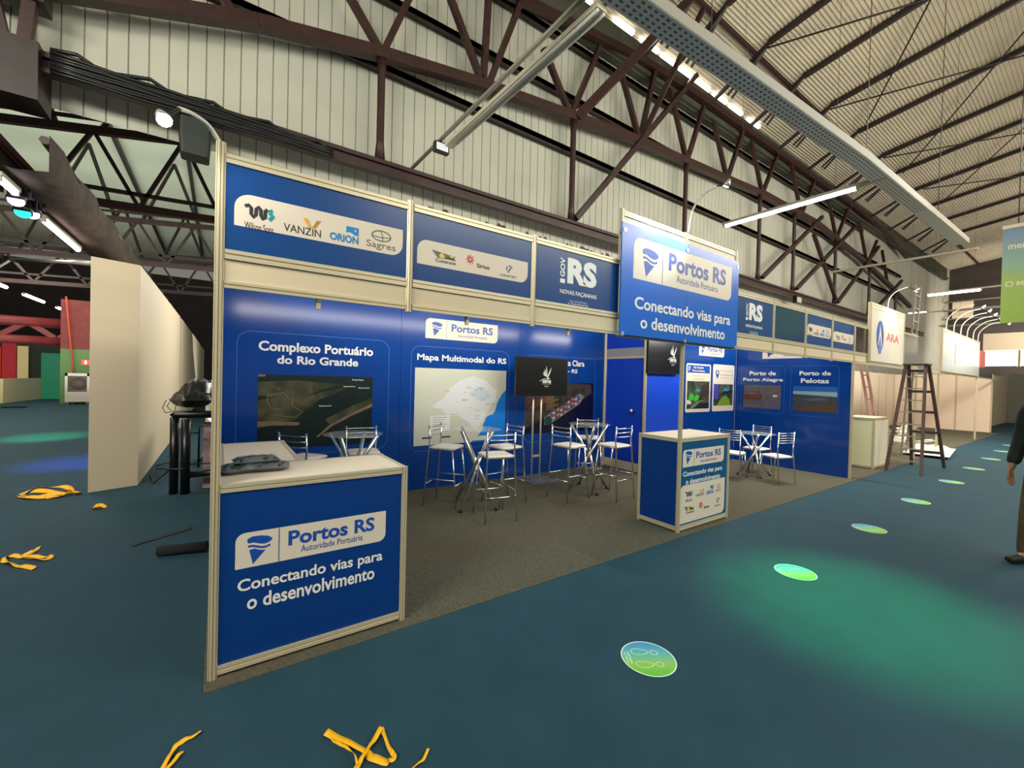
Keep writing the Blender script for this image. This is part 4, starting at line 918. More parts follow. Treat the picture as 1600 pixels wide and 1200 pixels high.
# stage lights at the left
for i, (y, z, m, lab) in enumerate(((5.12, 3.60, mat('stage_violet', (1, 1, 1), emit=(.55, .3, 1), estr=14), 'violet-white stage light under the dark girder at the left edge'), (5.33, 3.52, mat('stage_green', (0, .4, .2), emit=(.02, .8, .35), estr=3), 'green stage light between the violet and the blue one'), (5.64, 3.60, mat('stage_blue', (1, 1, 1), emit=(.3, .3, 1), estr=12), 'blue stage light next to the pink batten lamp at the left'))):
    t = thing('stage_light', lab, 'stage light', (-2.05, y, z), 0, 'coloured stage lights under the girder')
    MB().tube([(0, 0, .16), (0, -.02, .06), (0, -.05, 0)], [.05, .08, .09], 12).build('body', BLACK, t)
    MB().tube([(0, -.052, -.002), (0, -.056, -.006)], .075, 14).build('lens', m, t)
    MB().bar((-.1, 0, .06), (-.1, 0, .2), .02).bar((.1, 0, .06), (.1, 0, .2), .02).bar((-.11, 0, .2), (.11, 0, .2), .02).build('yoke', BLACK, t)
# perforated tray along the aisle
t = thing('cable_tray', 'long perforated cable tray running along the aisle under the roof', 'cable tray', (8, -.2, 5.0))
def ty(x):
    for (a, b), (c, d) in zip(TYP, TYP[1:]):
        if x <= c: return b + (d - b) * (x - a) / (c - a)
    return TYP[-1][1]
TYP = [(0, .15), (3.13, -.03), (7.87, -.30), (14.2, -.46)]
mb = MB(); W2 = .115
for (a, b), (c, d) in zip(TYP, TYP[1:]):
    mb.bar((a, b, 5.0), (c, d, 5.0), .23, .012, mi=2)
    for s in (-1, 1): mb.bar((a, b + s * W2, 5.055), (c, d + s * W2, 5.055), .012, .115)
x = 1.2
while x < 11:
    for k in range(4):
        y = ty(x) - .075 + .05 * k
        mb.add([(x, y - .012, 4.993), (x + .045, y - .012, 4.993), (x + .045, y + .012, 4.993), (x, y + .012, 4.993)], [(3, 2, 1, 0)], 1)
    x += .085
mb.build('tray', [TRAYS, mat('hole_shadow', lin(104, 108, 106), .8), TRAYB], t, (8, -.2, 5.0))
for x in (4.2, 8.2, 12.2): MB().tube([(x, ty(x), 5.1), (x, ty(x), 10.5)], .006, 6).build('hanger', DARKST, t, (8, -.2, 5.0))
# tray with an unlit lamp coming off the wall, flood light at its end
t = thing('lamp_track', 'pale double batten track reaching from the ribbed wall towards the top of the picture', 'lamp', (2.63, 1.5, 5.0))
MB().tube([(2.55, 4.28, 5.0), (2.68, .12, 5.06)], .028, 8).build('pipe', TRAY, t, (2.63, 1.5, 5.0))
mb = MB(); mb.bar((2.70, 3.02, 4.95), (2.79, .11, 4.95), .13, .05); mb.build('housing', WHITE, t, (2.63, 1.5, 5.0))
for dx in (-.04, .04): MB().tube([(2.705 + dx, 2.85, 4.912), (2.79 + dx, .12, 4.912)], .014, 8).build('tube', mat('tube_off', lin(215, 215, 200), .3), t, (2.63, 1.5, 5.0))
t = thing('flood_light', 'small black flood light with white face at the end of the pale track', 'lamp', (2.60, 3.05, 4.9))
MB().box(-.11, .11, -.03, .05, -.07, .07).build('housing', BLACK, t)
mb = MB(); mb.box(-.09, .09, -.036, -.03, -.05, .05); mb.build('lens', mat('flood_glass', lin(225, 232, 240), .1, emit=(.9, .95, 1), estr=.3), t)
MB().bar((0, .02, .07), (0, .02, .11), .03).build('bracket', BLACK, t)
t = thing('flood_light', 'small black flood light clamped to the bottom steel beam, above the far logo panels', 'lamp', (16.6, 3.86, 4.60))
MB().box(-.22, .22, -.06, .06, -.12, .14).build('housing', BLACK, t); MB().box(-.17, .17, -.066, -.06, -.09, .09).build('lens', mat('flood_pale', lin(200, 190, 160), .3), t)
# dark loudspeaker hanging behind the corner post
t = thing('hanging_loudspeaker', 'dark loudspeaker hanging behind the arched lamp of the corner post', 'loudspeaker', (-.28, 4.0, 4.35))
pts = rrect(-.16, .16, -.12, .14, .04); mb = MB(); n = len(pts)
mb.add([(x * .9, y, -.12) for x, y in pts] + [(x, y, .1) for x, y in pts] + [(x * .95, y * .9, .42) for x, y in pts], [(k * n + i, k * n + (i + 1) % n, (k + 1) * n + (i + 1) % n, (k + 1) * n + i) for k in range(2) for i in range(n)] + [tuple(range(n))[::-1], tuple(range(2 * n, 3 * n))])
mb.build('cabinet', mat('speaker_green_black', lin(34, 44, 38), .5), t); MB().tube([(0, 0, .42), (0, 0, .62)], .02, 6).build('hanger', BLACK, t)
mb = MB(); rg = random.Random(4)
for k in range(9):
    pts = [(-1.5 + i * .2, 3.87 - .012 * (k % 2), 4.69 + .028 * k * (1 - .4 * (i / 12) ** 2) + .008 * math.sin(i * 1.3 + k) + (.05 * math.sin(i * 2.1) if k == 8 else 0)) for i in range(15)]
    mb.tube(pts, .021, 6)
tag(mb.build('cable_bundle', BLACK), 'bundle of black cables lashed along the left end of the bottom steel beam', 'cables')

# ================================================================== left: girder, second nave, partition
t = thing('lattice_girder', 'big dark brown girder draped with cloth, running away at the upper left', 'girder', (-1.87, 16, 3.75)); L = (-1.87, 16, 3.75)
mb = MB(); n = 60; rg = random.Random(9)
for i in range(n):
    y0, y1 = 4.3 + i * .42, 4.3 + (i + 1) * .42
    if i == 0: rows = []
    rows.append([(-1.6 + .03 * math.sin(i * 1.7), y0, 4.19), (-1.6 + .03 * math.sin(i), y0, 3.78 + .02 * math.sin(i * 2.1)), (-1.85, y0, 3.74 + .03 * math.sin(i * .9)), (-2.12, y0, 3.78 + .02 * math.sin(i * 1.3)), (-2.14 + .02 * math.sin(i), y0, 4.19)])
mb.add([p for r_ in rows for p in r_], [(i * 5 + k, i * 5 + k + 1, (i + 1) * 5 + k + 1, (i + 1) * 5 + k) for i in range(n - 1) for k in range(4)], 0, True)
mb.build('drape', mat('drape_brown', lin(70, 58, 48), .85, var=.4, vscale=5), t, L)
for x in (-1.66, -2.08): MB().tube([(x, 4.4, 4.16), (x, 29.5, 4.16)], .05, 6).build('chord', MAROON, t, L)
t = thing('truss_support', 'dark steel support with splayed struts at the upper left corner', 'support', (-1.8, 4.0, 4.7)); L = (-1.8, 4.0, 4.7)
MB().box(-2.3, -1.55, 3.86, 4.14, 5.38, 5.72).build('head_plate', DARKST, t, L)
for a, b in ((-1.95, -1.82), (-1.66, -1.72)): MB().bar((a, 3.95, 5.45), (b, 3.95, 4.75), .10, .10).build('strut', MAROON, t, L)
MB().box(-2.35, -1.58, 3.84, 4.27, 4.35, 4.95).build('bearing_block', DARKST, t, L)
nm = ('nearest', 'middle one', 'farthest')
for i, (y, z0) in enumerate(((9, 4.78), (14.5, 4.75), (20, 4.75))):
    t = thing('nave_truss', 'dark red lattice truss under the pale roof at the left, %s of the row' % nm[i], 'truss', (-4, y, z0), 0, 'lattice trusses of the second nave')
    A = lambda x: z0 + .05 * (x + 4); B = lambda x: z0 + 1.15 + .18 * (x + 4) * (1 if i == 0 else .6)
    MB().bar((-10, 0, A(-14) - z0), (10, 0, A(6) - z0), .12, .14).build('bottom_chord', MAROON, t)
    MB().bar((-10, 0, A(-14) - z0 + .28), (10, 0, A(6) - z0 + .28), .07, .07).build('second_chord', DARKST, t)
    MB().bar((-10, 0, B(-14) - z0), (10, 0, B(6) - z0), .12, .14).build('top_chord', MAROON, t)
    MB().bar((-10, 0, B(-14) - z0 + .22), (10, 0, B(6) - z0 + .22), .06, .06).build('purlin', DARKST, t)
    for k in range(14):
        x = -14 + k * 1.4
        MB().bar((x + 4, 0, A(x) - z0), (x + 4.7, 0, B(x + .7) - z0), .07, .07).bar((x + 4.7, 0, B(x + .7) - z0), (x + 5.4, 0, A(x + 1.4) - z0), .07, .07).build('web_brace', MAROON, t)
    for k in range(0, 20, 2):
        x = -14 + k
        MB().bar((x + 4, 0, B(x) - z0), (x + 4.7, .6, 8.3 - z0), .07, .07).bar((x + 5.4, 0, B(x + 1.4) - z0), (x + 4.7, .6, 8.3 - z0), .07, .07).build('roof_strut', DARKST, t)
for i, x in enumerate((-2.6, -.9, .8)):
    tag(MB().bar((x, 5, 8.3), (x, 31, 8.3), .1, .14).build('nave_purlin', DARKST), 'thin dark purlin under the pale roof of the second nave, %s from the left' % ('first', 'second', 'third')[i], 'purlin', 'purlins of the second nave')
# white partition: end face and long receding side
a = Vector((-1.346, 4.819)); b = Vector((-.892, 5.007))
d = Vector((-.12, 1)).normalized()
mb = MB()
A2, B2 = a + Vector((0, 6.75)), Vector((-.86, 11.5))
mb.add([(p.x, p.y, z) for z in (0, 3.0) for p in (a, b, B2, A2)], [(0, 1, 5, 4), (1, 2, 6, 5), (2, 3, 7, 6), (3, 0, 4, 7), (4, 5, 6, 7), (3, 2, 1, 0)])
tag(mb.build('white_partition', PANELW), 'tall blank cream-white partition at the left, narrow face towards the camera', 'partition')
for i, (y0, y1, z) in enumerate(((11.9, 18, 3.0), (18.3, 26, 3.05), (26.4, 34, 3.05))):
    tag(MB().box(-1.0, -.86 - .02 * i, y0, y1, 0, z).build('white_partition', PANELW), 'white partition continuing behind the tall blank one, %s' % ('next to it', 'second beyond it', 'farthest in the row')[i], 'partition', 'white partitions in a receding row')
# black padded barrier with silver crowd barriers and a black bag behind it
t = thing('padded_barrier', 'black padded tube barrier behind the corner post, beside the white partition', 'barrier', (-.2, 4.2, 0)); L = (-.2, 4.2, 0)
PAD = mat('black_padding', lin(14, 14, 15), .35)
MB().tube([(-.455, 4.26, .0), (-.455, 4.26, .98)], .048, 12).build('padded_post', PAD, t, L)
MB().tube([(-.335, 4.20, .0), (-.335, 4.20, .96)], .05, 12).build('padded_post', PAD, t, L)
MB().tube([(-.47, 4.25, .99), (-.44, 4.245, 1.02), (.2, 4.1, 1.02)], .048, 12).build('padded_rail', PAD, t, L)
MB().tube([(-.3, 4.2, .24), (.25, 4.1, .27)], .042, 12).build('padded_rail', PAD, t, L)
MB().tube([(-.20, 4.19, .33), (-.20, 4.19, .86), (.2, 4.1, .88)], .014, 8).tube([(-.31, 4.2, .38), (.2, 4.1, .37)], .010, 6).tube([(-.31, 4.2, .78), (-.2, 4.19, .78)], .010, 6).build('inner_frame', BLACK, t, L)
for i in range(3):
    t = thing('crowd_barrier', 'silver crowd barrier leaning in the row behind the black padded one, %s' % ('first', 'second', 'third')[i], 'barrier', (-.1 + .1 * i, 5.6, 0), R(4), 'silver crowd barriers')
    for z in (.2, 1.12): MB().tube([(0, -1.1, z), (0, 1.3, z)], .022, 8).build('rail', CHROME, t)
    for k in range(13): MB().tube([(0, -1.0 + k * .18, .2), (0, -1.0 + k * .18, 1.12)], .010, 6).build('bar', CHROME, t)
    for k in (-.8, 1.0): MB().tube([(-.08, k, 0), (-.02, k, .12), (0, k, .2)], .02, 8).build('foot', CHROME, t)
mb = MB(); pillow(mb, -.30, 4.42, 1.10, .34, .5, .2, R(20), 0, .3, 5); pillow(mb, -.2, 4.85, 1.13, .34, 1.0, .32, R(-8), 0, .22, 6)
tag(mb.build('black_bag', mat('black_bag_vinyl', lin(26, 26, 24), .4, bump=.6, bscale=12)), 'black bag slumped on top of the silver crowd barriers', 'bag')
tag(MB().tube([(-.55, 4.35, 1.2), (-.58, 4.3, 1.1), (-.55, 4.3, 1.04), (-.46, 4.35, 1.06), (-.45, 4.38, 1.15), (-.5, 4.36, 1.2), (-.54, 4.33, 1.12), (-.5, 4.33, 1.07)], .005, 6).build('cord', BLACK), 'loop of thin cord hanging from the black bag', 'cord')
tag(MB().tube([(-.29, 4.14, .335), (-.38, 4.14, .335), (-.5, 4.2, .33), (-.62, 4.3, .335), (-.66, 4.4, .35), (-.55, 4.42, .38), (-.46, 4.33, .40)], .011, 8).build('cable_loop', BLACK), 'black cable looped around the foot of the padded barrier', 'cable')
tag(MB().tube([(-.5, 4.4, .3), (-.6, 4.7, .16), (-.72, 5.0, .012), (-.80, 5.5, .012), (-.83, 6.5, .012)], .009, 6).build('cable', BLACK), 'thin dark cable lying along the foot of the white partition', 'cable')
tag(MB().box(-.16, .3, 4.36, 4.41, .01, .9).build('wrapped_sheets', mat('pink_film', lin(180, 150, 150), .15, var=.4, vscale=6)), 'pink-white film-wrapped sheets standing behind the padded barrier', 'sheets')
# dark carpet offcuts on the floor
mb = MB(); mb.add([(-.64, 2.42, .004), (-.61, 2.355, .004), (-.2, 2.62, .004), (-.2, 2.69, .012), (-.64, 2.42, .008), (-.61, 2.355, .008), (-.2, 2.62, .008), (-.2, 2.69, .016)], [(0, 1, 2, 3), (4, 5, 6, 7), (0, 1, 5, 4), (1, 2, 6, 5), (2, 3, 7, 6), (3, 0, 4, 7)])
tag(mb.build('carpet_strip', mat('dark_offcut', lin(40, 48, 50), .9)), 'narrow dark carpet strip lying flat left of the booth', 'carpet offcut')
mb = MB(); mb.tube([(-.40, 2.0, .045), (-.06, 1.9, .05)], [.042, .045], 12); tag(mb.build('carpet_roll', mat('dark_roll', lin(14, 24, 28), .95)), 'dark rolled carpet offcut lying against the corner of the booth, left of the near counter', 'carpet offcut')
tag(MB().box(-6.75, -6.15, 21.4, 21.7, 0.002, .05).build('carpet_roll', mat('dark_roll', lin(14, 24, 28), .95)), 'dark strip lying on the far floor at the left picture edge', 'carpet offcut')
# far left: low wall, cooler, column, stand behind
t = thing('low_wall', 'low cream counter wall across the far left floor', 'wall panel', (-9, 27, 0))
MB().add([(p[0] + 9, p[1] - 27, z) for z in (0, 1.04) for p in ((-14, 24.3), (-7.6, 24.6), (-7.05, 30.2), (-7.2, 30.4), (-7.8, 24.9), (-14, 24.6))], [(0, 1, 7, 6), (1, 2, 8, 7), (2, 3, 9, 8), (3, 4, 10, 9), (4, 5, 11, 10), (6, 7, 10, 11), (7, 8, 9, 10)]).build('panel', mat('low_wall_cream', lin(212, 200, 150), .6), t)
t = thing('air_cooler', 'white evaporative air cooler on castors beside the green column', 'air cooler', (-5.05, 23.3, 0))
MB().box(-.38, .38, -.2, .25, .12, .55).box(-.38, -.30, -.2, .25, .55, 1.36).box(.30, .38, -.2, .25, .55, 1.36).box(-.38, .38, -.2, .25, 1.24, 1.36).box(-.3, .3, .2, .25, .55, 1.24).build('housing', mat('cooler_white', lin(205, 195, 190), .5), t)
mb = MB(); mb.box(-.3, .3, -.02, .0, .55, 1.24); 
for k in range(9): mb.box(-.3, .3, -.15, -.13, .58 + k * .075, .595 + k * .075)
mb.build('grille', mat('cooler_grille', lin(120, 105, 100), .5), t)
fan = MB().lathe([(.02, 0), (.26, .01), (.26, .03), (.02, .04)], (0, 0, 0), 20).build('fan', mat('cooler_fan', lin(88, 78, 74)), t); fan.rotation_euler = (PI / 2, 0, 0); fan.location = (0, -.06, .9)
for x in (-.3, .3):
    for y in (-.14, .18): MB().tube([(x, y, 0), (x, y, .12)], .04, 8).build('castor', mat('castor_grey', lin(150, 140, 135), .5), t)
t = thing('column', 'square column painted green below and dark red above, left of the white partition', 'column', (-5.0, 24.2, 0))
MB().box(-.75, 1.5, -.3, .3, 0, 2.42).build('green_base', mat('column_green', lin(92, 128, 74), .6), t)
MB().box(-.75, 1.5, -.3, .3, 2.42, 4.6).build('red_shaft', mat('column_red', lin(120, 44, 44), .6, var=.2, vscale=3), t)
t.children[1]['label'] = 'dark red upper half of the column'
mb = MB(); mb.tube([(-5.55, 23.7, 4.7), (-5.2, 23.75, 0)], .035, 6); tag(mb.build('red_pipe', mat('pipe_red', lin(190, 70, 40), .5)), 'thin red pipe slanting down in front of the column to the air cooler', 'pipe')
t = thing('emergency_sign', 'small lit red and white sign on the green column', 'sign', (-4.7, 23.86, 1.85))
MB().box(-.38, .45, -.02, .02, -.12, .12).build('panel', mat('sign_red', lin(225, 70, 40), .4, emit=lin(235, 80, 40), estr=.5), t)
MB().box(-.05, .3, -.026, -.02, -.08, .08).box(-.28, -.2, -.026, -.02, -.08, .08).build('mark', mat('sign_white', (.9, .9, .85), .4, emit=(.9, .85, .7), estr=.5), t)
t = thing('mezzanine_beam', 'dark red lattice beam crossing the far left, above the low wall', 'beam', (-9, 24.6, 2.7)); L = (-9, 24.6, 2.7)
RED = mat('beam_red', lin(124, 46, 48), .4, var=.2, vscale=2)
MB().tube([(-16, 24.6, 3.62), (-5.7, 24.6, 3.55)], .22, 10).build('top_tube', RED, t, L)
MB().tube([(-16, 24.6, 2.8), (-5.7, 24.6, 2.76)], .2, 10).build('bottom_tube', RED, t, L)
for k in range(6): MB().bar((-15 + k * 1.8, 24.6, 2.85), (-14.1 + k * 1.8, 24.6, 3.55), .2, .2).bar((-14.1 + k * 1.8, 24.6, 3.55), (-13.2 + k * 1.8, 24.6, 2.85), .2, .2).build('web_brace', RED, t, L)
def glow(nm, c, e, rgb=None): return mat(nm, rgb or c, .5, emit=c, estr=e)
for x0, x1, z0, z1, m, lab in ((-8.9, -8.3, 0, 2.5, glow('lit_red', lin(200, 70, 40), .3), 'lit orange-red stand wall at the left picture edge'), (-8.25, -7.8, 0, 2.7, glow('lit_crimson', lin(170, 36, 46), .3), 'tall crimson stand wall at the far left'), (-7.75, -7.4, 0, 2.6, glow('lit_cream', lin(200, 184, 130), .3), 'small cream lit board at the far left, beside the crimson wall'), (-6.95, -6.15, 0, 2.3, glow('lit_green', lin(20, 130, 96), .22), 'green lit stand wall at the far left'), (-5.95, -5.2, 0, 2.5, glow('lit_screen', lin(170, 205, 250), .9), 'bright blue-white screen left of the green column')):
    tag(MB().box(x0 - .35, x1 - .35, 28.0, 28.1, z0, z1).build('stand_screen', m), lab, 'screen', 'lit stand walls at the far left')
tag(MB().box(-16, -4, 28.6, 28.8, 0, 3.0).build('stand_backdrop', mat('backdrop_dark', lin(44, 54, 50), .7)), 'dark backdrop behind the lit stand walls at the far left', 'wall panel')
tag(MB().tube([(-8.4, 24.2, 4.9), (-4.5, 14, 4.4), (-1.4, 5.2, 2.98)], .03, 6).build('conduit', TRAY), 'pale conduit slanting down behind the top of the white partition', 'conduit')

# ================================================================== right: neighbouring booths
t = thing('fascia_panel', 'dark grey glossy fascia panel just beyond the blue booth', 'fascia panel', (9.5, 0, 2.0)); L = (9.5, 0, 2.0)
MB().box(9.022, 9.83, -.006, .006, 2.205, 2.645).build('board', mat('fascia_dark', lin(60, 58, 52), .15), t, L)
for z0, z1 in ((2.645, 2.69), (2.158, 2.207), (2.01, 2.045)):
    mb = MB(); rail(mb, (9.022, 0, 0), (9.83, 0, 0), z0, z1); mb.build('rail', ALU, t, L)
MB().box(9.022, 9.83, -.004, .004, 2.045, 2.158).build('infill_board', CREAM, t, L)
GLW = mat('glossy_white_print', lin(200, 205, 205), .15)
t = thing('hanging_sign', 'white sign with round blue logo and red letters beyond the blue booth', 'sign', (10.7, -.05, 2.08)); L = (10.7, -.05, 2.08)
for xx in (9.66, 11.72): post_mb(MB(), xx, -.03, 2.06, 3.14, .03).build('post', ALU, t, L)
MB().box(9.69, 11.7, -.05, -.03, 2.08, 3.04).build('board', PLATE, t, L)
mb = MB(); rail(mb, (9.69, -.04, 0), (11.7, -.04, 0), 3.04, 3.14); mb.build('top_rail', WHITE, t, L)
fa = front(-.05)
mb = MB(); el = [(10.18 + .21 * math.cos(k * PI / 16), 2.56 + .29 * math.sin(k * PI / 16)) for k in range(32)]; mb.poly(el, fa, .002, .001, 0)
mb.poly([(10.06, 2.38), (10.18, 2.78), (10.30, 2.38), (10.24, 2.38), (10.18, 2.58), (10.12, 2.40)], fa, .003, .002, 1); mb.poly([(10.08, 2.36), (10.2, 2.42), (10.3, 2.36), (10.26, 2.24), (10.12, 2.22)], fa, .003, .002, 2)
mb.build('logo', [mat('logo_round_blue', lin(40, 80, 165), .4), PLATE, mat('logo_mid_blue', lin(90, 130, 190), .4)], t, L)
mb = MB(); text(mb, 'ARA', 10.55, 11.35, 2.50, 2.66, fa, .02, .002); mb.build('lettering', mat('logo_red_soft', lin(205, 110, 105), .4), t, L)
t = thing('fascia_panel', 'grey glossy fascia panel right of the round-logo sign', 'fascia panel', (12.3, 0, 2.05)); L = (12.3, 0, 2.05)
MB().box(11.8, 12.95, -.02, 0, 2.1, 2.75).build('board', mat('glossy_grey_print', lin(120, 124, 120), .12), t, L)
mb = MB(); rail(mb, (11.8, -.01, 0), (12.95, -.01, 0), 2.75, 2.79); rail(mb, (11.8, -.01, 0), (12.95, -.01, 0), 2.06, 2.1); mb.build('rail', ALU, t, L)
t = thing('hanging_sign', 'long glossy pale green sign with red mark at the far right, under six arched lamps', 'sign', (17.6, -.05, 2.1)); L = (17.6, -.05, 2.1)
for k in range(5):
    MB().box(15.15 + k, 16.14 + k, -.05, -.03, 2.1, 3.1).build('panel', GLW, t, L)
mb = MB(); rail(mb, (15.15, -.04, 0), (20.15, -.04, 0), 3.1, 3.16); rail(mb, (15.15, -.04, 0), (20.15, -.04, 0), 2.05, 2.1); post_mb(mb, 15.13, -.03, 2.05, 3.16, .03); mb.build('frame', ALU, t, L)
fg = front(-.05)
mb = MB(); mb.strip([(16.75, 2.7), (16.65, 2.85), (16.55, 2.7), (16.58, 2.45), (16.68, 2.3)], .06, fg, .002, 0); mb.strip([(17.3, 2.45), (18.2, 2.5), (19.3, 2.48)], .03, fg, .002, 1); mb.build('lettering', [mat('mark_red', lin(190, 110, 110), .4), TEXTW], t, L)
nm = ('nearest', 'second', 'third', 'fourth', 'fifth', 'sixth')
for i, x in enumerate((15.6, 16.5, 17.4, 18.3, 19.2, 20.0)):
    arm_lamp('arched lamp on the long pale green sign, %s of its row' % nm[i], [(x, -.02, 3.15), (x, -.05, 3.45), (x + .03, -.25, 3.68), (x + .04, -.5, 3.75)], (x + .05, -.66, 3.68), (x, -.1, 2.8), 'arched lamps on the far signs')
arm_lamp('arched lamp on the white round-logo sign', [(10.7, -.02, 3.12), (10.7, -.04, 3.32), (10.72, -.14, 3.46), (10.74, -.30, 3.52)], (10.76, -.42, 3.44), (10.7, -.06, 2.8), 'arched lamps on the far signs')
light('round_logo_sign_light', 'SPOT', (10.76, -.46, 3.40), 30, (1, .97, .92), (10.7, -.05, 2.7), spot_size=1.9, spot_blend=.9, shadow_soft_size=.04)
light('far_sign_light', 'AREA', (17.6, -.75, 3.7), 40, (.9, 1, .95), (17.6, -.05, 2.6), shape='RECTANGLE', size=4.6, size_y=.1)
t = thing('booth_tail', 'farther booth fascia with a red patch beyond the long pale green sign', 'fascia panel', (21.5, 0, 2.0))
MB().box(-1.1, -.3, -.05, 0, .35, .9).build('red_board', mat('far_red', lin(190, 90, 70), .4), t); MB().box(-1.1, 1.3, -.04, .0, .05, .35).build('dark_board', mat('far_dark', lin(50, 52, 56), .4), t)
# white interior walls of the neighbour booths
PINKW = mat('neighbour_white', lin(232, 210, 188), .55)
def plain_wall(label, x0, x1, y0, y1, n, axis):
    t = thing('booth_wall', label, 'wall panel', ((x0 + x1) / 2, (y0 + y1) / 2, 0), 0, 'white walls of the neighbouring booths'); L = ((x0 + x1) / 2, (y0 + y1) / 2, 0)
    MB().box(x0, x1, y0, y1, .005, 2.2).build('board', PINKW, t, L)
    mb = MB()
    for k in range(n + 1):
        if axis == 'x': xx = x0 + (x1 - x0) * k / n; post_mb(mb, xx, y0 - .005, .005, 2.22, .022)
        else: yy = y0 + (y1 - y0) * k / n; post_mb(mb, x0 - .005, yy, .005, 2.22, .022)
    mb.build('profile', ALU, t, L)
    return t
plain_wall('white panelled back wall of the booth right of the blue one', 9.03, 24, 2.93, 2.97, 15, 'x')
plain_wall('cream side wall closing the white booths at the far right', 24.1, 24.14, .1, 2.93, 3, 'y')
tag(MB().box(9.03, 24.1, -.02, .02, 2.0, 2.05).build('booth_beam', ALU), 'long aluminium rail under the fascias of the white booths', 'rail')
for x in (13.0, 15.1, 20.2): tag(post_mb(MB(), 0, 0, .005, 2.1, .025).build('booth_post', ALU), 'aluminium post of the white booths, %s' % {13.0: 'right behind the step ladder', 15.1: 'under the near edge of the long pale green sign', 20.2: 'under the far edge of the long pale green sign'}[x], 'post', 'posts of the white booths').location = (x, 0, 0)
WG = mat('counter_white_green', lin(214, 214, 170), .5)
counter('plain white counter in front of the white booth, beside the end of the blue booth', 10.47, .07, .88, .5, 1.0, dict(front=WHITE, left=WG, right=WHITE, rear=WHITE))
tag(MB().box(24.2, 41.8, .6, .7, .0, 2.3).build('booth_wall', PANELW), 'pale booth walls farthest down the aisle at the right', 'wall panel', 'white walls of the neighbouring booths')
tag(MB().box(33, 33.1, -7, .55, 0, 2.5).build('booth_wall', mat('far_grey_wall', lin(130, 130, 116), .6)), 'greyish booth wall across the far end of the aisle, behind the person', 'wall panel')
tag(MB().box(41.94, 42.0, 3.1, 4.1, 6.5, 7.7).build('white_board', PANELW), 'small square white board high on the dark end wall', 'board')
for i, z in enumerate((5.9, 6.35, 6.9, 7.5)):
    tag(MB().tube([(40, -8, z), (40, 4.2, z - .05)], .05, 6).build('end_wall_rail', TRAY), 'pale horizontal rail across the dark end wall, %s from below' % ('first', 'second', 'third', 'fourth')[i], 'rail', 'rails across the dark end wall')

# ladders
WOODD = mat('ladder_dark', lin(78, 60, 56), .5)
def ladder_leg(mb, a, b, w=.05): mb.bar(a, b, w, .03)
t = thing('step_ladder', 'tall dark folding step ladder standing open on the aisle edge', 'ladder', (11.3, -.4, 0)); L = (11.3, -.4, 0)
fl = [Vector((10.6, -.10, 0)), Vector((10.59, -.60, 0)), Vector((11.9, -.20, 0)), Vector((12.05, -.66, 0))]
tp = [Vector((11.14, -.22, 2.05)), Vector((11.17, -.50, 2.05)), Vector((11.36, -.22, 2.05)), Vector((11.4, -.5, 2.05))]
for a, b in zip(fl, tp): mb = MB(); ladder_leg(mb, a, b); mb.build('rail', WOODD, t, L)
for k in range(8):
    u = (k + 1) / 9; MB().bar(fl[0].lerp(tp[0], u), fl[1].lerp(tp[1], u), .03, .02).build('rung', TRAY, t, L)
for k in range(5):
    u = (k + .75) / 5; MB().bar(fl[2].lerp(tp[2], u), fl[3].lerp(tp[3], u), .05, .05).build('step', mat('ladder_step', lin(52, 38, 40), .5), t, L)
MB().box(11.1, 11.44, -.54, -.18, 2.05, 2.08).build('top_platform', WOODD, t, L)
t = thing('extension_ladder', 'tall narrow extension ladder reaching above the fascias behind the step ladder', 'ladder', (13.4, .25, 0)); L = (13.4, .25, 0)
LG = mat('ladder_grey', lin(128, 116, 104), .5)
for x in (13.2, 13.6): MB().bar((x, .25, 0), (x, .1, 4.0), .05, .03).build('rail', LG, t, L)
for k in range(13): MB().bar((13.2, .25 - .15 * (k + .7) / 13.5, 4.0 * (k + .7) / 13.5), (13.6, .25 - .15 * (k + .7) / 13.5, 4.0 * (k + .7) / 13.5), .03, .03).build('rung', LG, t, L)
t = thing('straight_ladder', 'pale pinkish straight ladder leaning between white counter and step ladder', 'ladder', (12.4, .7, 0)); L = (12.4, .7, 0)
LP = mat('ladder_pink', lin(170, 130, 120), .5)
for x in (12.25, 12.65): MB().bar((x, .45, 0), (x + .3, .9, 2.15), .05, .03).build('rail', LP, t, L)
for k in range(7): u = (k + .6) / 7.5; MB().bar((12.25 + .3 * u, .45 + .45 * u, 2.15 * u), (12.65 + .3 * u, .45 + .45 * u, 2.15 * u), .03, .03).build('rung', LP, t, L)
mb = MB(); pillow(mb, 14.6, .02, .002, 2.2, .8, .12, R(6), 0, .8, 11); tag(mb.build('plastic_sheet', mat('white_sheet', lin(225, 220, 215), .4)), 'crumpled white plastic sheet on the floor behind the step ladder', 'sheet')
tag(MB().box(13.2, 13.7, .9, 1.15, .006, .14).build('orange_box', mat('orange_box', lin(225, 140, 30), .5)), 'small orange box on the grey carpet behind the step ladder', 'box')
places = ((15.2, .9, .20, (R(75), 0, R(20))), (16.2, 1.2, .22, (R(110), R(20), R(70))), (17.2, .8, .24, (R(80), R(-30), R(140))), (18.3, 1.0, .22, (R(100), R(10), R(210))), (17.3, 1.9, .2, (R(85), 0, R(260))))
cl = ('nearest of the heap', 'second in the heap', 'in the middle', 'farthest right', 'rearmost')
for (x, y, z, r_), lb in zip(places, cl):
    c = copy_tree(ch0); c.location = (x, y, z); c.rotation_euler = r_; c['label'] = 'chrome chair tipped over in the far white booth, ' + lb; c['group'] = 'tipped chrome chairs in the far booth'

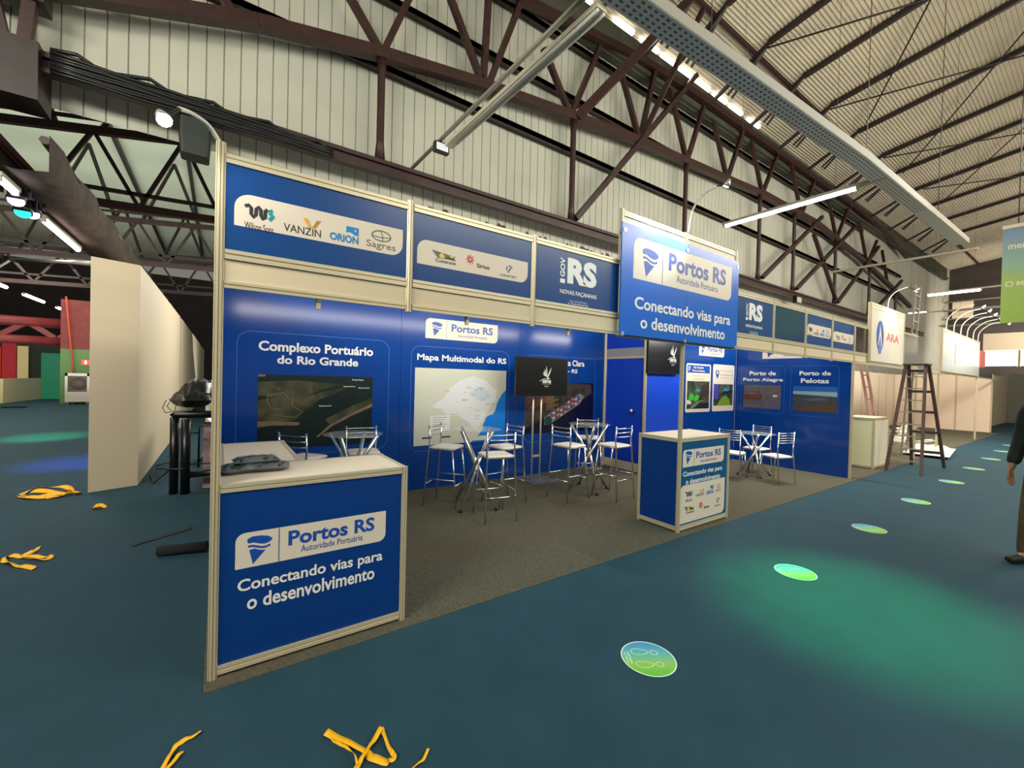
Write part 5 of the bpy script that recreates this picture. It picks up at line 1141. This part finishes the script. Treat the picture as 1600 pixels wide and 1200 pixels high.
# hanging banner at the right edge
BAN = grad_mat('banner_print', 2, -.82, .80, [(.0, lin(140, 168, 66)), (.45, lin(142, 170, 90)), (.62, lin(128, 160, 140)), (1., lin(112, 136, 165))], .5)
t = thing('hanging_banner', 'hanging banner fading from blue to green, cut by the right picture edge', 'banner', (11, -2.1, 3.57))
MB().box(0, .02, -.6, .665, -.82, .78).build('cloth', BAN, t)
MB().box(-.01, .03, -.62, .675, .78, .84).build('top_strip', CREAM, t)
fbn = side(0)
mb = MB(); text(mb, 'mer', -.60, -.40, .42, .50, fbn, .02, .002); text(mb, 'se', -.50, -.40, -.20, -.13, fbn, .02, .002)
mb.strip([(-.575 + .04 * math.cos(k * PI / 6), -.165 + .04 * math.sin(k * PI / 6)) for k in range(12)], .016, fbn, .002, 0, True); mb.build('lettering', mat('banner_letter', lin(214, 204, 170), .5), t)
for y in (-.4, .5): MB().tube([(.01, y, .84), (.01, y, 5.5)], .006, 6).build('cord', BLACK, t)

# ================================================================== person at the right edge
def skin(name, nodes, edges, m, parent, sub=2, root=0):
    me = bpy.data.meshes.new(name); me.from_pydata([n_[0] for n_ in nodes], edges, [])
    me.materials.append(m); o = bpy.data.objects.new(name, me); COL.objects.link(o); o.parent = parent
    md = o.modifiers.new('skin', 'SKIN'); md.use_smooth_shade = True
    for i, n_ in enumerate(nodes):
        r_ = n_[1]; sv = me.skin_vertices[0].data[i]; sv.radius = r_ if isinstance(r_, tuple) else (r_, r_); sv.use_root = (i == root)
    o.modifiers.new('sub', 'SUBSURF').levels = sub; o.modifiers['sub'].render_levels = sub
    return o
SKIN = mat('skin', lin(176, 128, 104), .5); JACK = mat('jacket_green', lin(28, 42, 30), .8, var=.3, vscale=14); TROU = mat('trousers_khaki', lin(96, 84, 52), .8, var=.25, vscale=10); SHOE = mat('shoe_black', lin(24, 26, 22), .6)
t = thing('person', 'person in dark green sleeves and khaki trousers, cut by the right picture edge', 'person', (6.19, -2.31, 0), R(62))
# body (skin), one continuous mesh: pelvis, trunk, neck, head, arms, legs; faces +y
N = [((0, 0, .95), (.10, .085)), ((0, 0, 1.12), (.12, .095)), ((0, 0, 1.32), (.14, .105)), ((0, 0, 1.45), (.09, .075)), ((0, .01, 1.53), .055), ((0, .02, 1.60), (.07, .08)), ((0, .025, 1.67), (.078, .095)), ((0, .015, 1.74), (.05, .06))]
E_ = [(0, 1), (1, 2), (2, 3), (3, 4), (4, 5), (5, 6), (6, 7)]
for s in (-1, 1):
    b = len(N)
    N += [((s * .18, 0, 1.42), .055), ((s * .235, -.01, 1.15), .042), ((s * .245, .06, .92), .03), ((s * .245, .075, .87), (.018, .03)), ((s * .243, .085, .80), (.014, .035))]
    E_ += [(3, b), (b, b + 1), (b + 1, b + 2), (b + 2, b + 3), (b + 3, b + 4)]
    h0 = b + 4
    for k, (dy, ln, rr_) in enumerate(((.03, .070, .008), (.01, .08, .0085), (-.01, .075, .008), (-.028, .06, .007))):
        q = len(N); N += [((s * .242, .085 + dy, .765), rr_), ((s * .238, .09 + dy, .765 - ln * .55), rr_), ((s * .228, .088 + dy, .765 - ln), rr_ * .85)]
        E_ += [(h0, q), (q, q + 1), (q + 1, q + 2)]
    q = len(N); N += [((s * .235, .125, .83), .011), ((s * .228, .145, .79), .0095), ((s * .222, .145, .76), .008)]; E_ += [(b + 3, q), (q, q + 1), (q + 1, q + 2)]
    q = len(N); yk = .10 * s
    N += [((s * .09, 0, .88), .07), ((s * .10, .03 + yk * .5, .50), .058), ((s * .10, yk, .10), .04), ((s * .105, yk + .06, .05), (.035, .03)), ((s * .11, yk + .15, .035), (.035, .022))]
    E_ += [(0, q), (q, q + 1), (q + 1, q + 2), (q + 2, q + 3), (q + 3, q + 4)]
body = skin('body', N, E_, SKIN, t)
mb = MB()
for s in (-1, 1): mb.lathe([(.001, -.008), (.008, 0), (.001, .008)], (s * .028, .094, 1.665), 8)
mb.build('eyes', INKD, t)
MB().tube([(0, .088, 1.66), (0, .110, 1.63), (0, .092, 1.618)], [.008, .015, .01], 8).build('nose', SKIN, t)
MB().tube([(-.022, .082, 1.594), (0, .090, 1.593), (.022, .082, 1.594)], .006, 6).build('mouth', mat('lips', lin(140, 84, 74), .5), t)
for s in (-1, 1): MB().tube([(s * .078, .01, 1.63), (s * .088, .0, 1.66), (s * .08, .005, 1.685)], .011, 8).build('ear', SKIN, t)
mb = MB(); prof = [(.086, 1.63), (.094, 1.69), (.088, 1.745), (.052, 1.785), (.001, 1.792)]; mb.lathe(prof, (0, 0, 0), 18)
mb.v = [Vector((v.x, v.y * 1.1 - .004, v.z + max(0, v.y) * (.9 if v.z < 1.72 else .25))) for v in mb.v]; mb.build('hair', mat('hair_dark', lin(30, 24, 20), .7), t)
J = [((0, 0, .86), (.20, .15)), ((0, 0, 1.12), (.175, .13)), ((0, 0, 1.32), (.185, .135)), ((0, 0, 1.45), (.12, .095)), ((0, .005, 1.495), (.075, .07))]; JE = [(0, 1), (1, 2), (2, 3), (3, 4)]
for s in (-1, 1):
    b = len(J); J += [((s * .185, 0, 1.43), .075), ((s * .235, -.01, 1.15), .062), ((s * .247, .07, .88), .05)]; JE += [(3, b), (b, b + 1), (b + 1, b + 2)]
skin('jacket', J, JE, JACK, t)
T = [((0, 0, 1.03), (.18, .14)), ((0, 0, .90), (.185, .14))]; TE = [(0, 1)]
for s in (-1, 1):
    b = len(T); yk = .10 * s; T += [((s * .095, 0, .80), (.095, .105)), ((s * .105, .03 + yk * .5, .50), .068), ((s * .11, yk, .05), .062)]; TE += [(1, b), (b, b + 1), (b + 1, b + 2)]
skin('trousers', T, TE, TROU, t)
for s in (-1, 1):
    yk = .10 * s; skin('shoe', [((s * .105, yk - .03, .05), (.048, .045)), ((s * .108, yk + .08, .045), (.048, .04)), ((s * .112, yk + .19, .035), (.042, .03))], [(0, 1), (1, 2)], SHOE, t)
